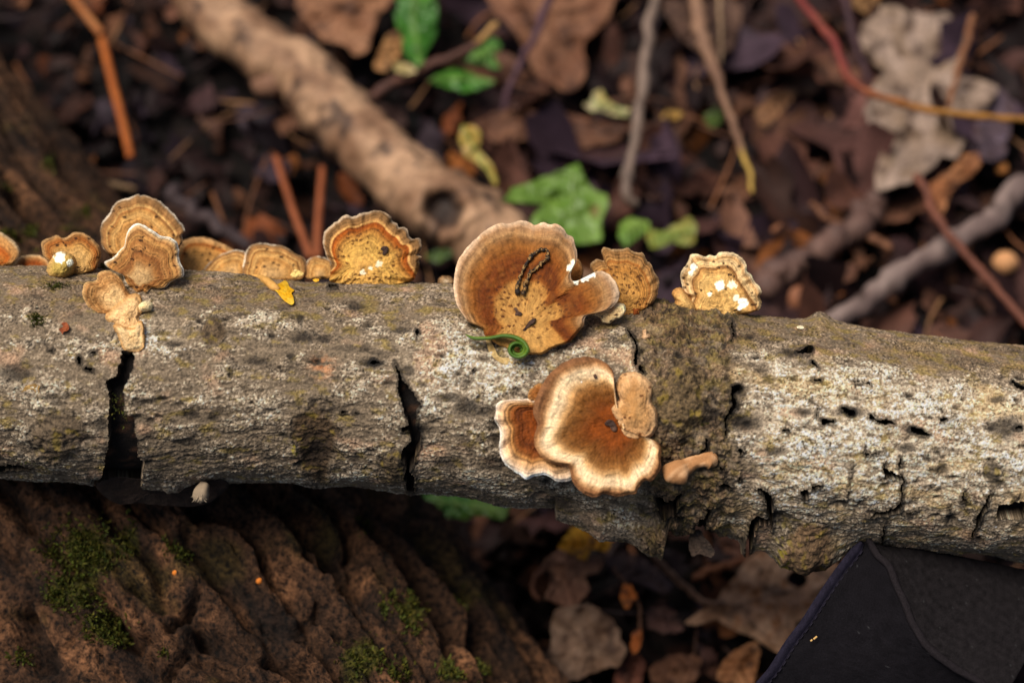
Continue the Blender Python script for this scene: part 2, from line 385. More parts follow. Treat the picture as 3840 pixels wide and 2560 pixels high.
# a local shoulder on the upper edge
hgt = hgt + np.where(FRONT, .2 * np.exp(-((PX - 3075) / 40) ** 2) * ss(1.0, 1.4, A), 0)

GREY, PALE, DARK, BROWN = lin((122, 108, 92)), lin((216, 202, 184)), lin((50, 41, 34)), lin((112, 86, 60))
OLIVE, PINK, TAN = lin((136, 118, 62)), lin((190, 152, 126)), lin((172, 146, 104))
bc = np.broadcast_to(GREY, S.shape + (3,)).copy()
pale = ss(-.05, .75, .7 * n_mid + .4 * n_big + .6 * n_f1 + .5 * n_f2)
bright = ss(2740, 2900, PX + 90 * n_mid) * (1 - ss(1760, 1990, PY + 60 * n_mid)) * ss(0, 130, topd - 90)
bright = np.maximum(bright, .9 * np.exp(-((PX - 1780) / 230) ** 2 - ((PY - 1400) / 130) ** 2))
bright = np.maximum(bright, .9 * np.exp(-((PX - 540) / 110) ** 2 - ((PY - 1265) / 70) ** 2))
bright = np.maximum(bright, .6 * np.exp(-((PX - 2350) / 90) ** 2 - ((PY - 1990) / 70) ** 2))
bc = mixc(bc, PALE, np.clip(.55 * pale + .7 * bright * np.clip(.6 + .9 * n_f1 + .5 * n_f2, 0, 1.2), 0, 1))
bc = mixc(bc, PINK, .5 * ss(.25, .7, fbm(XS * .8, YS * 1.1, 3, 81)) )
bc = mixc(bc, TAN, .6 * ss(.0, .6, fbm(XS * .7, YS * 1.4, 4, 85)) * ss(1500, 3000, PX))
bc = mixc(bc, OLIVE, .75 * ss(.05, .45, fbm(XS * 2.0, YS * 3.0, 4, 88, .65) + .1 * wcen - .12 + .22 * wtop))
bc = mixc(bc, BROWN * .8, .55 * wtop * ss(-.35, .3, n_f1 + .5 * n_mid))
bc = mixc(bc, BROWN, .75 * wcen * ss(-.5, .2, n_mid + n_f1)); bc = mixc(bc, OLIVE * .75, .6 * wcen * ss(.0, .3, fbm(XS * 3, YS * 3, 4, 90, .7)))
dk = np.clip(.75 * ss(.15, .5, fbm(XS * 1.5, YS * 3.6, 4, 95, .62)), 0, 1)
bc = mixc(bc, DARK, .6 * dk)
bc = mixc(bc, DARK, .4 * ss(.4, .8, n_wr2) * ss(-.1, .4, n_mid + n_f1)); bc = mixc(bc, DARK, .25 * ss(-.1, -.5, n_wr))
bc = bc * (1 - .62 * np.clip(1 - crk * 5.0, 0, 1) * (.55 + .45 * ss(-.2, .2, n_f1)))[..., None]
bc = bc * np.clip(1 + .6 * n_f2 + .35 * n_f1, .3, 2)[..., None]
bc = mixc(bc, DARK * .6, np.clip(.78 * pitc, 0, .93)); bc = mixc(bc, DARK * .5, np.clip(pit * 1.1, 0, .9))
f1, f2, _ = worley(XS * 9, YS * 9, 77)
bc = mixc(bc, DARK * .3, .8 * (f1 < .17) * ss(-.1, .2, n_mid))                                          # pin-prick pores
bc = bc * (1 - .45 * wcen * coll)[..., None]; bc = mixc(bc, DARK * .6, .6 * wcen * ss(.1, .45, fbm(XS * 3.2, YS * 3.2, 4, 48, .65)))
bc = mixc(bc, PINK * [1.1, .8, .55], .7 * np.exp(-((PX - 1210) / 45) ** 2 - ((PY - 1375) / 40) ** 2) * ss(-.3, .3, n_f1))
for (x, y, w, h, l, c), r in zip(KNOTS, kn_r):
    kc = lin(c) * .72 * (1 + .5 * n_f1 + .4 * n_f2)[..., None] * (1 - .7 * np.clip(1 - 6 * np.abs(pn(XS * 5 + n_f1, YS * 5, 66)), 0, 1))[..., None]
    kc = mixc(kc, lin((150, 130, 40)), .5 * ss(.15, .5, fbm(XS * 3.5, YS * 3.5, 3, 68)))
    bc = np.where((FRONT & (r < 1.05))[..., None], mixc(bc, kc, np.clip(.95 - .95 * ss(.72, 1.05, r), 0, 1)), bc)
    bc = mixc(bc, DARK * .5, np.where(FRONT, .75 * np.exp(-((r - .98) / .07) ** 2) * ss(-.3, .2, n_f1 + n_mid), 0))
r = kn_r[2]; hgt = hgt + np.where(FRONT & (r < 1), -.1 * np.exp(-(((PX - 1200) / 60) ** 2 + ((PY - 1690) / 60) ** 2)), 0)
bc = mixc(bc, lin((40, 28, 20)), np.where(FRONT, .85 * np.exp(-(((PX - 1190) / 55) ** 2 + ((PY - 1690) / 55) ** 2) + .8 * n_f1).clip(0, 1), 0))
bc = mixc(bc, lin((152, 140, 30)), np.where(FRONT, .8 * ss(.1, .35, fbm(XS * 6, YS * 6, 3, 99)) * np.maximum(np.exp(-((PX - 2935) / 30) ** 2 - ((PY - 2000) / 40) ** 2), np.exp(-((PX - 1100) / 30) ** 2 - ((PY - 1675) / 30) ** 2)), 0))
bc = bc * np.where((crackd < 7) & FRONT, .45, 1.0)[..., None]

# ragged lower edge: the bark stands off as a lip where the photograph shows it hanging
LIP = Z5([(0, 1050), (100, 1065), (300, 1085), (450, 1092), (600, 1110), (655, 1120), (660, 1060), (950, 1060), (960, 1110), (975, 1142), (1020, 1138), (1060, 1152), (1130, 1145), (1165, 1170), (1195, 1155), (1225, 1165), (1290, 1117), (1350, 1105), (1480, 1090), (1600, 1075), (1700, 1092), (1800, 1090), (2000, 1095), (2350, 1110)]) + [(1500, 1838), (1600, 1842), (1700, 1856), (1800, 1880), (1850, 1890), (1900, 1892), (2080, 1897)] \
    + Z8([(392, 200), (500, 245), (560, 262), (600, 285), (680, 330), (740, 368), (800, 362), (830, 372), (960, 395), (1080, 440), (1160, 466), (1200, 458), (1245, 468), (1258, 380), (1272, 250), (1300, 240), (1380, 262), (1470, 272), (1500, 225), (1600, 212), (1700, 278), (1850, 350), (1870, 380)]) \
    + Z9([(268, 215), (300, 242), (330, 215), (370, 205), (440, 212), (500, 255), (550, 302), (600, 290), (650, 307), (740, 335), (800, 308), (880, 325), (960, 290), (1020, 240), (1060, 195), (1110, 165), (1300, 180), (1560, 205), (1750, 250), (1850, 265), (1920, 245), (2050, 255), (2150, 268), (2250, 292), (2352, 300)]) + [(3900, 2108)]
LIP = np.array([p[:2] for p in LIP]); so_ = np.argsort(LIP[:, 0], kind='stable'); LIP = LIP[so_]
sx_px = 1920 + s_ax * PPC * 1.0
lip = np.interp(sx_px, LIP[:, 0], LIP[:, 1]) - _sm(sx_px, BX, BY)
lip = np.where((sx_px > -100) & (sx_px < 3950), lip + 4 * fbm(s_ax * 5, 0 * s_ax, 4, 131, .7), 0) / PPC
lipw = ss(math.radians(-56), math.radians(-84), A) * (A > math.radians(-91.5))
hgt = hgt + np.where(lip[:, None] > .12, 1, .8) * lip[:, None] * lipw
bc = np.clip(bc, .004, 1) * [1.03, .97, .86]; lm_ = bc.mean(-1, keepdims=True); bc = np.clip(bc * (lm_ / .20) ** .34, 0, .55)
RR = R0 + hgt
X = S; Y = C0 + RR * np.sin(A); T = RR * np.cos(A)
LW = cam2w(X, Y, T)
log_base = cam2w(np.array(0.), C0[NS // 2, 0], np.array(0.)) - np.array([0, 0, 2.7])
LOG = thing('fallen_log', 'fallen grey-barked log with cracked flaking bark that carries the bracket fungi', 'log', log_base)
keep = ~(hole[:-1, :-1] & hole[1:, 1:] | hole[1:, :-1] & hole[:-1, 1:])
owner = np.zeros(keep.shape, int)
for i, r in enumerate(kn_r):
    inside = (r < 1.0) & FRONT
    owner[inside[:-1, :-1] & inside[1:, 1:]] = i + 1
qi, qj = np.meshgrid(np.arange(NS - 1), np.arange(NA - 1), indexing='ij')
def quad(i, j): a = i * NA + j; return np.stack([a, a + 1, a + NA + 1, a + NA], -1)
vin = cam2w(X, C0 + (RR - .42) * np.sin(A), (RR - .42) * np.cos(A)).reshape(-1, 3)
Vall = LW.reshape(-1, 3); Call = bc.reshape(-1, 3)
def sub_mesh(name, F, extraV=None, extraC=None, **kw):
    V = Vall if extraV is None else np.vstack([Vall, extraV]); Cc = Call if extraC is None else np.vstack([Call, extraC])
    used = np.unique(F); mp = np.full(len(V), -1, np.int64); mp[used] = np.arange(len(used))
    return mesh(name, V[used], [mp[F]], Cc[used], **kw)
# walls of the bark along every torn edge
rim = []
kp = keep & (owner >= 0)
e = kp[:-1] & ~kp[1:]; i, j = np.nonzero(e); a = (i + 1) * NA + j; rim.append(np.stack([a, a + 1], -1))
e = ~kp[:-1] & kp[1:]; i, j = np.nonzero(e); a = (i + 1) * NA + j; rim.append(np.stack([a + 1, a], -1))
e = kp[:, :-1] & ~kp[:, 1:]; i, j = np.nonzero(e); a = i * NA + j + 1; rim.append(np.stack([a + NA, a], -1))
e = ~kp[:, :-1] & kp[:, 1:]; i, j = np.nonzero(e); a = i * NA + j + 1; rim.append(np.stack([a, a + NA], -1))
rim = np.concatenate(rim); rimq = np.stack([rim[:, 1], rim[:, 0], rim[:, 0] + NS * NA, rim[:, 1] + NS * NA], -1)
Fb = quad(qi[keep & (owner == 0)], qj[keep & (owner == 0)])
sub_mesh('bark', np.vstack([Fb, rimq]), vin, np.broadcast_to(lin((40, 28, 21)), vin.shape), mat=M_BARK, parent=LOG)
for k in range(len(KNOTS)):
    m = keep & (owner == k + 1)
    sub_mesh('knot', quad(qi[m], qj[m]), mat=M_BARK, parent=LOG)
# wood under the bark
ca = np.linspace(-np.pi, np.pi, 120); cs = np.linspace(-24, 24, 500); cS, cA = np.meshgrid(cs, ca, indexing='ij')
cc, cr_ = log_prof(cs)
cR = cr_[:, None] - .42 + .035 * ridged(cS * .8, cA * 7, 3, 201) + .04 * fbm(cS * 3, cA * 9, 3, 205)
ccol = mixc(np.broadcast_to(lin((22, 15, 11)), cS.shape + (3,)).copy(), lin((70, 46, 30)), ss(.1, .5, fbm(cS * 2, cA * 14, 4, 209)))
CV = cam2w(cS, cc[:, None] + cR * np.sin(cA), cR * np.cos(cA)).reshape(-1, 3)
j = np.arange(119); n0 = len(CV); CV = np.vstack([CV, [cam2w(np.array(-24.), cc[0], np.array(0.)), cam2w(np.array(24.), cc[-1], np.array(0.))]])
mesh('wood_core', CV, [gridq(500, 120), np.stack([np.full(119, n0), j + 1, j], -1), np.stack([np.full(119, n0 + 1), 499 * 120 + j, 499 * 120 + j + 1], -1)], np.vstack([ccol.reshape(-1, 3), [lin((96, 66, 40))] * 2]), M_WOOD, LOG)

# ------------------------------------------------------------------ generic sheet: outline in photo pixels + a depth law -> solid with two faces
def polar_grid(outline, c, n, nr, jag=0, seed=0, keep=0.0, pw=.75, mono=False):
    O, u, L = smooth_closed(outline, n, keep=keep); c = np.asarray(c, float)
    if jag:
        dv = O - c; dl = np.linalg.norm(dv, axis=1)[:, None]
        th = u * 2 * np.pi; f = L / 60.0
        O = O + dv / dl * jag * (fbm(np.cos(th) * f / 6.28 * 2, np.sin(th) * f / 6.28 * 2, 4, seed, .65))[:, None]
    if mono:      # no ray from the centre may meet the outline twice
        dv = O - c; an = np.unwrap(np.arctan2(dv[:, 1], dv[:, 0])); sg = np.sign(an[-1] - an[0]); an = an * sg
        am = np.maximum.accumulate(an + 0 * an); am = am + np.arange(n) * 1e-5; am *= sg
        rr = np.linalg.norm(dv, axis=1); O = c + rr[:, None] * np.stack([np.cos(am), np.sin(am)], -1)
    rho = np.linspace(0, 1, nr) ** pw; rho[0] = .012
    P = c + rho[:, None, None] * (O - c)[None]
    return P, rho, u

def flake(name, outline, c, tfun, th, colf, mat, parent, n=120, nr=18, jag=4, seed=0, loc=None, keep=.5, backcol=(52, 38, 30)):
    """a thin curved solid whose face is at depth tfun(px, py) cm towards the camera"""
    P, rho, u = polar_grid(outline, c, n, nr, jag, seed, keep, 1.0)
    px, py = P[..., 0], P[..., 1]; t = tfun(px, py); t2 = t - th
    V = np.concatenate([px2w(px, py, t).reshape(-1, 3), px2w(px, py, t2)[::-1].reshape(-1, 3)])
    q = gridq(2 * nr, n, True)[:, ::-1]
    V = np.vstack([V, px2w(c[0], c[1], float(tfun(np.array(c[0]), np.array(c[1])))), px2w(c[0], c[1], float(tfun(np.array(c[0]), np.array(c[1]))) - th)])
    j = np.arange(n); k = (j + 1) % n; a = 2 * nr * n
    tr = [np.stack([np.full(n, a), j, k], -1), np.stack([np.full(n, a + 1), (2 * nr - 1) * n + k, (2 * nr - 1) * n + j], -1)]
    cf = colf(px, py).reshape(-1, 3); bcк = np.broadcast_to(lin(backcol), cf.shape)
    Cc = np.vstack([cf, bcк, cf[:1], lin(backcol)[None]])
    return mesh(name, V, [q] + tr, Cc, mat, parent, loc=loc)

def bark_like(seed, base=(150, 136, 120), dark=(78, 66, 56), moss=0):
    def f(px, py):
        x, y = px / 160, py / 160
        c = mixc(np.broadcast_to(lin(base), px.shape + (3,)).copy(), lin(np.asarray(base) * 1.3), .6 * ss(-.1, .5, fbm(x * 1.5, y * 2, 4, seed)))
        c = mixc(c, lin(dark), .6 * ss(.05, .5, fbm(x * 2, y * 4, 4, seed + 5)))
        c = c * (1 + .4 * fbm(x * 12, y * 16, 3, seed + 9))[..., None] * (1 - .5 * np.clip(1 - 5 * np.abs(pn(x * 9, y * 13, seed + 3)), 0, 1))[..., None]
        if moss: c = mixc(c, lin((128, 120, 40)), moss * ss(0, .4, fbm(x * 4, y * 4, 3, seed + 7) + (py - 2060) / 90))
        return np.clip(c, 0, 1)
    return f
def rough_t(f, amp=.05, seed=0):
    return lambda px, py: f(px, py) + amp * fbm(px / 40, py / 40, 4, seed) + amp * .5 * fbm(px / 12, py / 12, 3, seed + 4)

def edge_t(px, py, hang=.0):
    return log_hit(px, py)[2]
flake('bark_flake', Z8([(1480, 300), (1530, 285), (1560, 300), (1580, 340), (1625, 390), (1668, 465), (1640, 515), (1600, 500), (1540, 485), (1485, 505), (1460, 440), (1462, 370)]), Z8([(1550, 400)])[0],
      rough_t(lambda x, y: .2 + .004 * (x - 2620), .06, 321), .12, bark_like(331, (70, 56, 46), (40, 32, 28)), M_BARK, LOG, seed=5)
flake('bark_flake', Z5([(650, 1110), (690, 1180), (760, 1230), (820, 1250), (960, 1240), (1080, 1255), (1300, 1265), (1420, 1240), (1500, 1180), (1560, 1120), (1500, 1080), (1000, 1080), (800, 1060)]), Z5([(1050, 1160)])[0],
      rough_t(lambda x, y: .25 + .8 * np.clip((1850 - y) / 90, -.7, 1), .06, 396), .14, bark_like(398, (44, 31, 23), (26, 18, 14)), M_WOOD, LOG, seed=11)

# ------------------------------------------------------------------ bracket fungi
CAPS = {}
def cap_mesh(parent, outline, c, zones, base=None, t0=None, off=.06, slope=(0, -.2), dome=.12, cup=0, th=.10, stem=.6, frill=(0, 0), jag=3, down=0.,
             fib=.24, band=.17, bands=24, spk=0, spk_r=(0, 1), spk_col=(70, 38, 18), n=200, nr=52, seed=0, white=(), under=(222, 190, 140), names=('cap', 'pore_layer'), blot=0, warp=.035):
    P, rho, u = polar_grid(outline, c, n, nr, jag, seed, 0, .7, True)
    px, py = P[..., 0], P[..., 1]; c = np.asarray(c, float); b = c if base is None else np.asarray(base, float)
    tb = (surf_t(b[0], b[1]) if t0 is None else t0) + off
    Xb, Yb, _ = px2cam(b[0], b[1], tb)
    ph = np.arctan2(-(py - c[1]), px - c[0]); dist = np.hypot(px - c[0], py - c[1])
    R = np.broadcast_to(rho[:, None], px.shape)
    cx, sx = np.cos(ph), np.sin(ph)
    ro = np.hypot(*(P[-1] - c).T); kw = max(3, int(n * .035)); ker = np.hanning(2 * kw + 1); ker /= ker.sum()
    rs = np.convolve(np.concatenate([ro[-kw:], ro, ro[:kw]]), ker, 'valid'); Rt = R
    Rz = np.minimum(R * (ro / rs)[None], 1.0); bl = ss(.88, 1, R); R = Rz * (1 - bl) + R * bl
    wob = fbm(cx * 1.6 + 5 * seed, sx * 1.6 + R * .4, 3, seed)
    Re = R * (1 - down * ss(-.2, .7, -sx)) + warp * wob * (R > .02) * ss(0, .3, R)
    bn = pn(Re * bands + .6 * wob, cx * .8 + sx * .5 + seed, seed + 2)
    fbn = pn(ph * 34, R * 3 + seed, seed + 3) * .6 + pn(ph * 80, R * 6, seed + 4) * .5
    X, Y, _ = px2cam(px, py, tb)
    edge = ss(.55, 1, R)
    fr = frill[1] * edge * (np.sin(frill[0] * ph + 2.5 * wob) * .6 + 1.2 * pn(ph * frill[0] / 3.0, R + seed, seed + 7)) if frill[0] else 0
    t = tb + slope[0] * (X - Xb) + slope[1] * (Y - Yb) + dome * (1 - R ** 2) + cup * R ** 1.6 + fr - .05 * ss(.93, 1, R) ** 2 * 2
    t = t + .022 * bn * ss(.2, .6, R) + .006 * fbn + .035 * fbm(px / 45, py / 45, 3, seed + 9) + .012 * fbm(px / 9, py / 9, 3, seed + 12)
    col = ramp(np.clip(Re, 0, 1), zones)
    col = col * (1 + band * bn * 1.6 + fib * fbn * ss(.1, .5, R) + .22 * fbm(px / 30, py / 30, 4, seed + 15) + .20 * fbm(px / 7, py / 7, 3, seed + 18))[..., None]
    col = col * (1 - min(2.2 * band, .45) * ss(.30, .55, pn(Re * bands * 1.7 + 1.5 * wob, cx * 1.5 + sx + seed, seed + 41)) * ss(.3, .6, R))[..., None]
    if spk:
        f1, f2, iv = worley(px / 16 + .5 * fbm(px / 12, py / 12, 2, seed), py / 16, seed + 21)
        m = ss(.42, .22, f1) * (iv < spk) * ss(spk_r[0] - .05, spk_r[0] + .05, R) * (1 - ss(spk_r[1] - .05, spk_r[1] + .05, R))
        m = np.maximum(m, .7 * ss(.25, .5, fbm(px / 14, py / 22, 3, seed + 24)) * spk * 1.6 * ss(spk_r[0] - .05, spk_r[0] + .1, R) * (1 - ss(spk_r[1] - .1, spk_r[1], R)))
        col = mixc(col, lin(spk_col), np.clip(m * .85, 0, .9))
    if blot: col = mixc(col, lin((196, 134, 66)), blot * ss(.0, .4, fbm(px / 60, py / 60, 4, seed + 27)))
    for (wx, wy, wr, wc) in white:
        g = np.exp(-(((px - wx) ** 2 + (py - wy) ** 2) / wr ** 2)) + .35 * fbm(px / 14, py / 14, 3, seed + 30)
        col = mixc(col, lin(wc), .95 * ss(.42, .62, g))
    col = np.clip(col, 0, 1) ** 1.14 * [.87, .89, .87]; lm_ = np.maximum(col.mean(-1, keepdims=True), .01); col = np.clip(col * (lm_ / .34) ** .3, 0, .88)
    # underside: rings going back in
    nb = 14; rb = np.linspace(1, .03, nb) ** .8
    Ob = P[-1]
    Pb = c + rb[:, None, None] * (Ob - c)[None]
    tm = t[-1][None]; tin = np.stack([np.interp(rb, rho, t[:, k]) for k in range(n)], 1)
    tbm = tin - (th * (.45 + .55 * ss(0, .25, 1 - rb)) + stem * (1 - rb) ** 1.4)[:, None]
    tbm[0] = t[-1] - th * .45
    Vt = px2w(px, py, t); Vb = px2w(Pb[..., 0], Pb[..., 1], tbm)
    # a rounded lip between the faces
    dv = (Ob - c); dl = dv / np.linalg.norm(dv, axis=1)[:, None]; lp = Ob + dl * th * PPC * .12
    Vl = px2w(lp[:, 0], lp[:, 1], t[-1] - th * .2)
    V1 = np.concatenate([Vt.reshape(-1, 3), Vl, Vb[0]]); c1 = np.concatenate([col.reshape(-1, 3), col[-1], col[-1] * .9])
    j = np.arange(n); k = (j + 1) % n
    V1 = np.vstack([V1, px2w(c[0], c[1], t[0].mean())]); c1 = np.vstack([c1, col[0].mean(0)])
    q = gridq(nr + 2, n, True)[:, ::-1]
    o = mesh(names[0], V1, [q, np.stack([np.full(n, (nr + 2) * n), j, k], -1)], c1, M_FUNG, parent)
    c2 = np.broadcast_to(lin(under), (nb * n + 1, 3))
    V2 = np.vstack([Vb.reshape(-1, 3), px2w(c[0], c[1], tbm[-1].mean() - .05)])
    mesh(names[1], V2, [gridq(nb, n, True)[:, ::-1], np.stack([np.full(n, nb * n), (nb - 1) * n + j, (nb - 1) * n + k], -1)], c2, M_PORE, parent)
    fx, fy, ft = px.ravel(), py.ravel(), t.ravel()
    return lambda x, y: np.array([ft[np.argmin((fx - a) ** 2 + (fy - b_) ** 2)] for a, b_ in zip(np.atleast_1d(x), np.atleast_1d(y))])

def fungus(label, px, py, name='bracket_fungus', group='bracket fungi along the log', cat='fungus'):
    x, y, t = log_hit(px, py)
    return thing(name, label, cat, cam2w(x, y, t), group)

# zone palettes (photo colours, margin last)
Z_BUFF = [(0, (206, 168, 120)), (.3, (205, 160, 104)), (.45, (208, 158, 96)), (.55, (196, 142, 80)), (.66, (214, 168, 106)), (.74, (200, 150, 88)), (.79, (168, 112, 62)), (.82, (224, 180, 116)), (.86, (182, 132, 80)), (.95, (168, 126, 82)), (.985, (176, 138, 98)), (1, (226, 208, 186))]
Z_TONG = [(0, (205, 172, 128)), (.25, (198, 160, 112)), (.40, (176, 124, 72)), (.52, (160, 104, 56)), (.62, (190, 138, 82)), (.72, (170, 116, 64)), (.8, (198, 148, 88)), (.88, (178, 126, 74)), (.95, (206, 166, 116)), (1, (238, 226, 208))]
Z_CREAM = [(0, (226, 190, 138)), (.45, (222, 182, 130)), (.62, (208, 160, 106)), (.72, (188, 136, 82)), (.82, (204, 154, 98)), (.92, (186, 134, 82)), (1, (216, 172, 118))]
Z_FRILL = [(0, (214, 166, 96)), (.35, (216, 170, 92)), (.52, (206, 158, 84)), (.63, (190, 134, 66)), (.72, (186, 104, 34)), (.775, (176, 92, 28)), (.80, (226, 178, 110)), (.83, (196, 146, 90)), (.87, (166, 124, 78)), (.95, (160, 120, 78)), (1, (204, 180, 154))]
Z_GIANT = [(0, (200, 154, 92)), (.28, (198, 150, 86)), (.41, (188, 136, 72)), (.455, (156, 90, 32)), (.50, (142, 76, 22)), (.60, (138, 72, 20)), (.70, (158, 94, 36)), (.78, (170, 112, 56)), (.83, (160, 112, 66)), (.88, (190, 146, 100)), (.94, (178, 136, 98)), (1, (222, 190, 160))]
Z_MAIN = [(0, (112, 60, 20)), (.08, (160, 84, 20)), (.25, (158, 84, 22)), (.38, (144, 84, 28)), (.50, (150, 96, 42)), (.60, (170, 118, 64)), (.68, (206, 162, 112)), (.76, (236, 204, 164)), (.84, (236, 206, 168)), (.90, (206, 162, 118)), (.95, (170, 120, 78)), (1, (160, 112, 76))]
Z_SIDE = [(0, (140, 72, 24)), (.3, (158, 84, 26)), (.55, (146, 78, 28)), (.66, (160, 96, 44)), (.74, (196, 142, 86)), (.86, (226, 184, 142)), (.95, (238, 208, 180)), (1, (246, 230, 216))]
Z_KNOB = [(0, (206, 160, 108)), (.6, (200, 152, 102)), (1, (222, 180, 136))]
Z_CRUMB = [(0, (208, 164, 100)), (.45, (222, 180, 116)), (.62, (206, 156, 94)), (.68, (150, 100, 56)), (.71, (222, 182, 128)), (.8, (232, 198, 148)), (.9, (208, 164, 112)), (1, (240, 212, 172))]
Z_RED = [(0, (170, 100, 44)), (.5, (176, 92, 30)), (.8, (196, 140, 84)), (1, (226, 190, 146))]

f = fungus('plain buff bracket fungus with a rusty centre, at the log end beside the mossy trunk', 0, 990)
cap_mesh(f, Z1([(-120, 500), (-60, 475), (0, 465), (50, 490), (100, 530), (150, 590), (155, 630), (130, 680), (90, 715), (0, 735), (-90, 735), (-130, 640)]), Z1([(0, 690)])[0], [(0, (206, 140, 70)), (.4, (196, 106, 36)), (.62, (206, 150, 90)), (.85, (200, 150, 96)), (1, (226, 196, 156))], t0=-.5, seed=1, slope=(0, -.4), stem=.8, n=120, nr=30)
f = fungus('low rusty-red bracket fungus mostly hidden behind the log', 110, 990)
cap_mesh(f, Z1([(120, 700), (165, 655), (240, 640), (320, 650), (385, 690), (380, 760), (120, 760)]), Z1([(250, 750)])[0], Z_RED, t0=-1.0, seed=2, slope=(0, -.5), stem=.6, n=100, nr=24)
f = fungus('notched bracket fungus with a pale yellow knob growing in front of it', 300, 1030)
cap_mesh(f, Z1([(325, 560), (340, 530), (390, 505), (450, 490), (500, 512), (540, 492), (590, 462), (650, 470), (700, 495), (750, 540), (785, 600), (785, 650), (765, 700), (740, 755), (650, 785), (560, 790), (450, 775), (380, 690), (340, 640)]), Z1([(600, 715)])[0],
         [(0, (208, 166, 104)), (.4, (206, 164, 106)), (.6, (204, 156, 92)), (.72, (184, 126, 66)), (.82, (176, 108, 48)), (.9, (180, 126, 70)), (1, (196, 156, 110))], base=Z1([(620, 775)])[0], seed=3, slope=(0, -.3), down=.5, frill=(5, .06), spk=.12)
f = fungus('pale yellow rounded fungus knob in front of the notched bracket', 228, 1035, 'young_fungus')
cap_mesh(f, Z1([(375, 785), (385, 720), (412, 680), (440, 640), (500, 625), (560, 650), (583, 690), (580, 740), (565, 785), (520, 818), (450, 818), (395, 808)]), Z1([(480, 740)])[0], [(0, (204, 174, 98)), (.5, (206, 174, 96)), (1, (206, 166, 104))],
         base=Z1([(460, 800)])[0], seed=4, slope=(0, -.15), dome=.35, th=.3, off=.05, n=120, nr=36, white=[(225, 965, 26, (246, 240, 222)), (262, 985, 16, (244, 238, 220)), (215, 975, 14, (240, 234, 214))], band=.03, names=('knob', 'knob_underside'))
f = fungus('large round buff bracket fungus standing behind the wavy tongue-shaped one', 500, 1000)
cap_mesh(f, Z1([(795, 420), (815, 370), (860, 320), (880, 270), (940, 215), (1010, 195), (1075, 165), (1105, 180), (1150, 180), (1215, 205), (1260, 230), (1300, 270), (1350, 310), (1390, 360), (1430, 410), (1448, 450), (1420, 480), (1432, 530), (1410, 570), (1350, 680), (1200, 760), (1000, 760), (880, 660), (830, 610), (798, 560), (792, 490)]), Z1([(1085, 640)])[0], Z_BUFF, t0=-.1, base=Z1([(1085, 740)])[0], off=0, slope=(0, -.35), seed=5, down=.5, frill=(17, .045), jag=5, spk=.08, n=260)
f = fungus('wavy tongue-shaped banded bracket fungus with a white rim, above the cream crust', 525, 1100)
cap_mesh(f, Z1([(820, 700), (880, 670), (910, 640), (945, 600), (975, 570), (985, 520), (1000, 465), (1030, 420), (1075, 398), (1130, 410), (1190, 450), (1260, 490), (1340, 510), (1385, 545), (1400, 600), (1400, 670), (1425, 730), (1442, 775), (1430, 810), (1380, 830), (1330, 855), (1300, 890), (1250, 903), (1190, 900), (1150, 935), (1090, 945), (1040, 910), (990, 860), (960, 795), (900, 770), (850, 745)]), Z1([(1085, 850)])[0], Z_TONG, base=Z1([(1085, 930)])[0], off=.05, slope=(.05, -.32), seed=6, frill=(6, .10), bands=30, band=.16, spk=.06, n=260, stem=.7)
f = fungus('cream lobed bracket fungus running down into a pale crust over the big crack', 470, 1200)
cap_mesh(f, Z1([(765, 800), (790, 775), (850, 762), (900, 785), (950, 830), (985, 900), (1015, 940), (1045, 965), (1060, 1010), (1040, 1080), (980, 1130), (900, 1120), (830, 1105), (760, 1095), (710, 1060), (670, 1010), (650, 950), (655, 890), (680, 855), (735, 850), (760, 832)]), Z1([(975, 1030)])[0], Z_CREAM, off=.12, slope=(-.12, .02), seed=7, frill=(5, .06), bands=26, band=.1, n=200, stem=.4)
cap_mesh(f, Z1([(1010, 960), (1060, 945), (1100, 965), (1115, 1020), (1120, 1080), (1105, 1110), (1100, 1150), (1115, 1190), (1120, 1250), (1040, 1260), (960, 1250), (895, 1225), (885, 1185), (840, 1160), (825, 1120), (870, 1060), (940, 1000)]), Z1([(1000, 1110)])[0], [(0, (226, 186, 134)), (.6, (230, 190, 140)), (1, (214, 164, 106))], off=.10, slope=(0, -.02), dome=.14, th=.15, stem=.15, seed=8, bands=5, band=.05, n=140, nr=36, names=('crust', 'crust_underside'), spk=.06)
cap_mesh(f, Z1([(1080, 1015), (1120, 1003), (1160, 1008), (1195, 1030), (1192, 1065), (1150, 1082), (1095, 1090), (1070, 1050)]), Z1([(1120, 1045)])[0], [(0, (232, 200, 148)), (1, (242, 220, 178))], off=.2, dome=.2, th=.2, seed=9, n=80, nr=20, names=('lobe', 'lobe_underside'), band=.02)
cap_mesh(f, Z1([(890, 1195), (930, 1185), (1000, 1215), (1060, 1210), (1075, 1165), (1105, 1160), (1122, 1190), (1130, 1260), (1140, 1335), (1125, 1382), (1065, 1405), (1000, 1395), (965, 1380), (940, 1320), (925, 1262), (900, 1235)]), Z1([(1030, 1290)])[0], [(0, (230, 190, 138)), (.7, (236, 200, 152)), (1, (210, 158, 98))], off=.14, slope=(0, .06), dome=.1, th=.12, stem=.2, seed=10, bands=4, band=.05, n=140, nr=34, names=('lobe', 'lobe_underside'), jag=5)
f = fungus('broad buff bracket fungus behind the log, next to the large round one', 770, 1020)
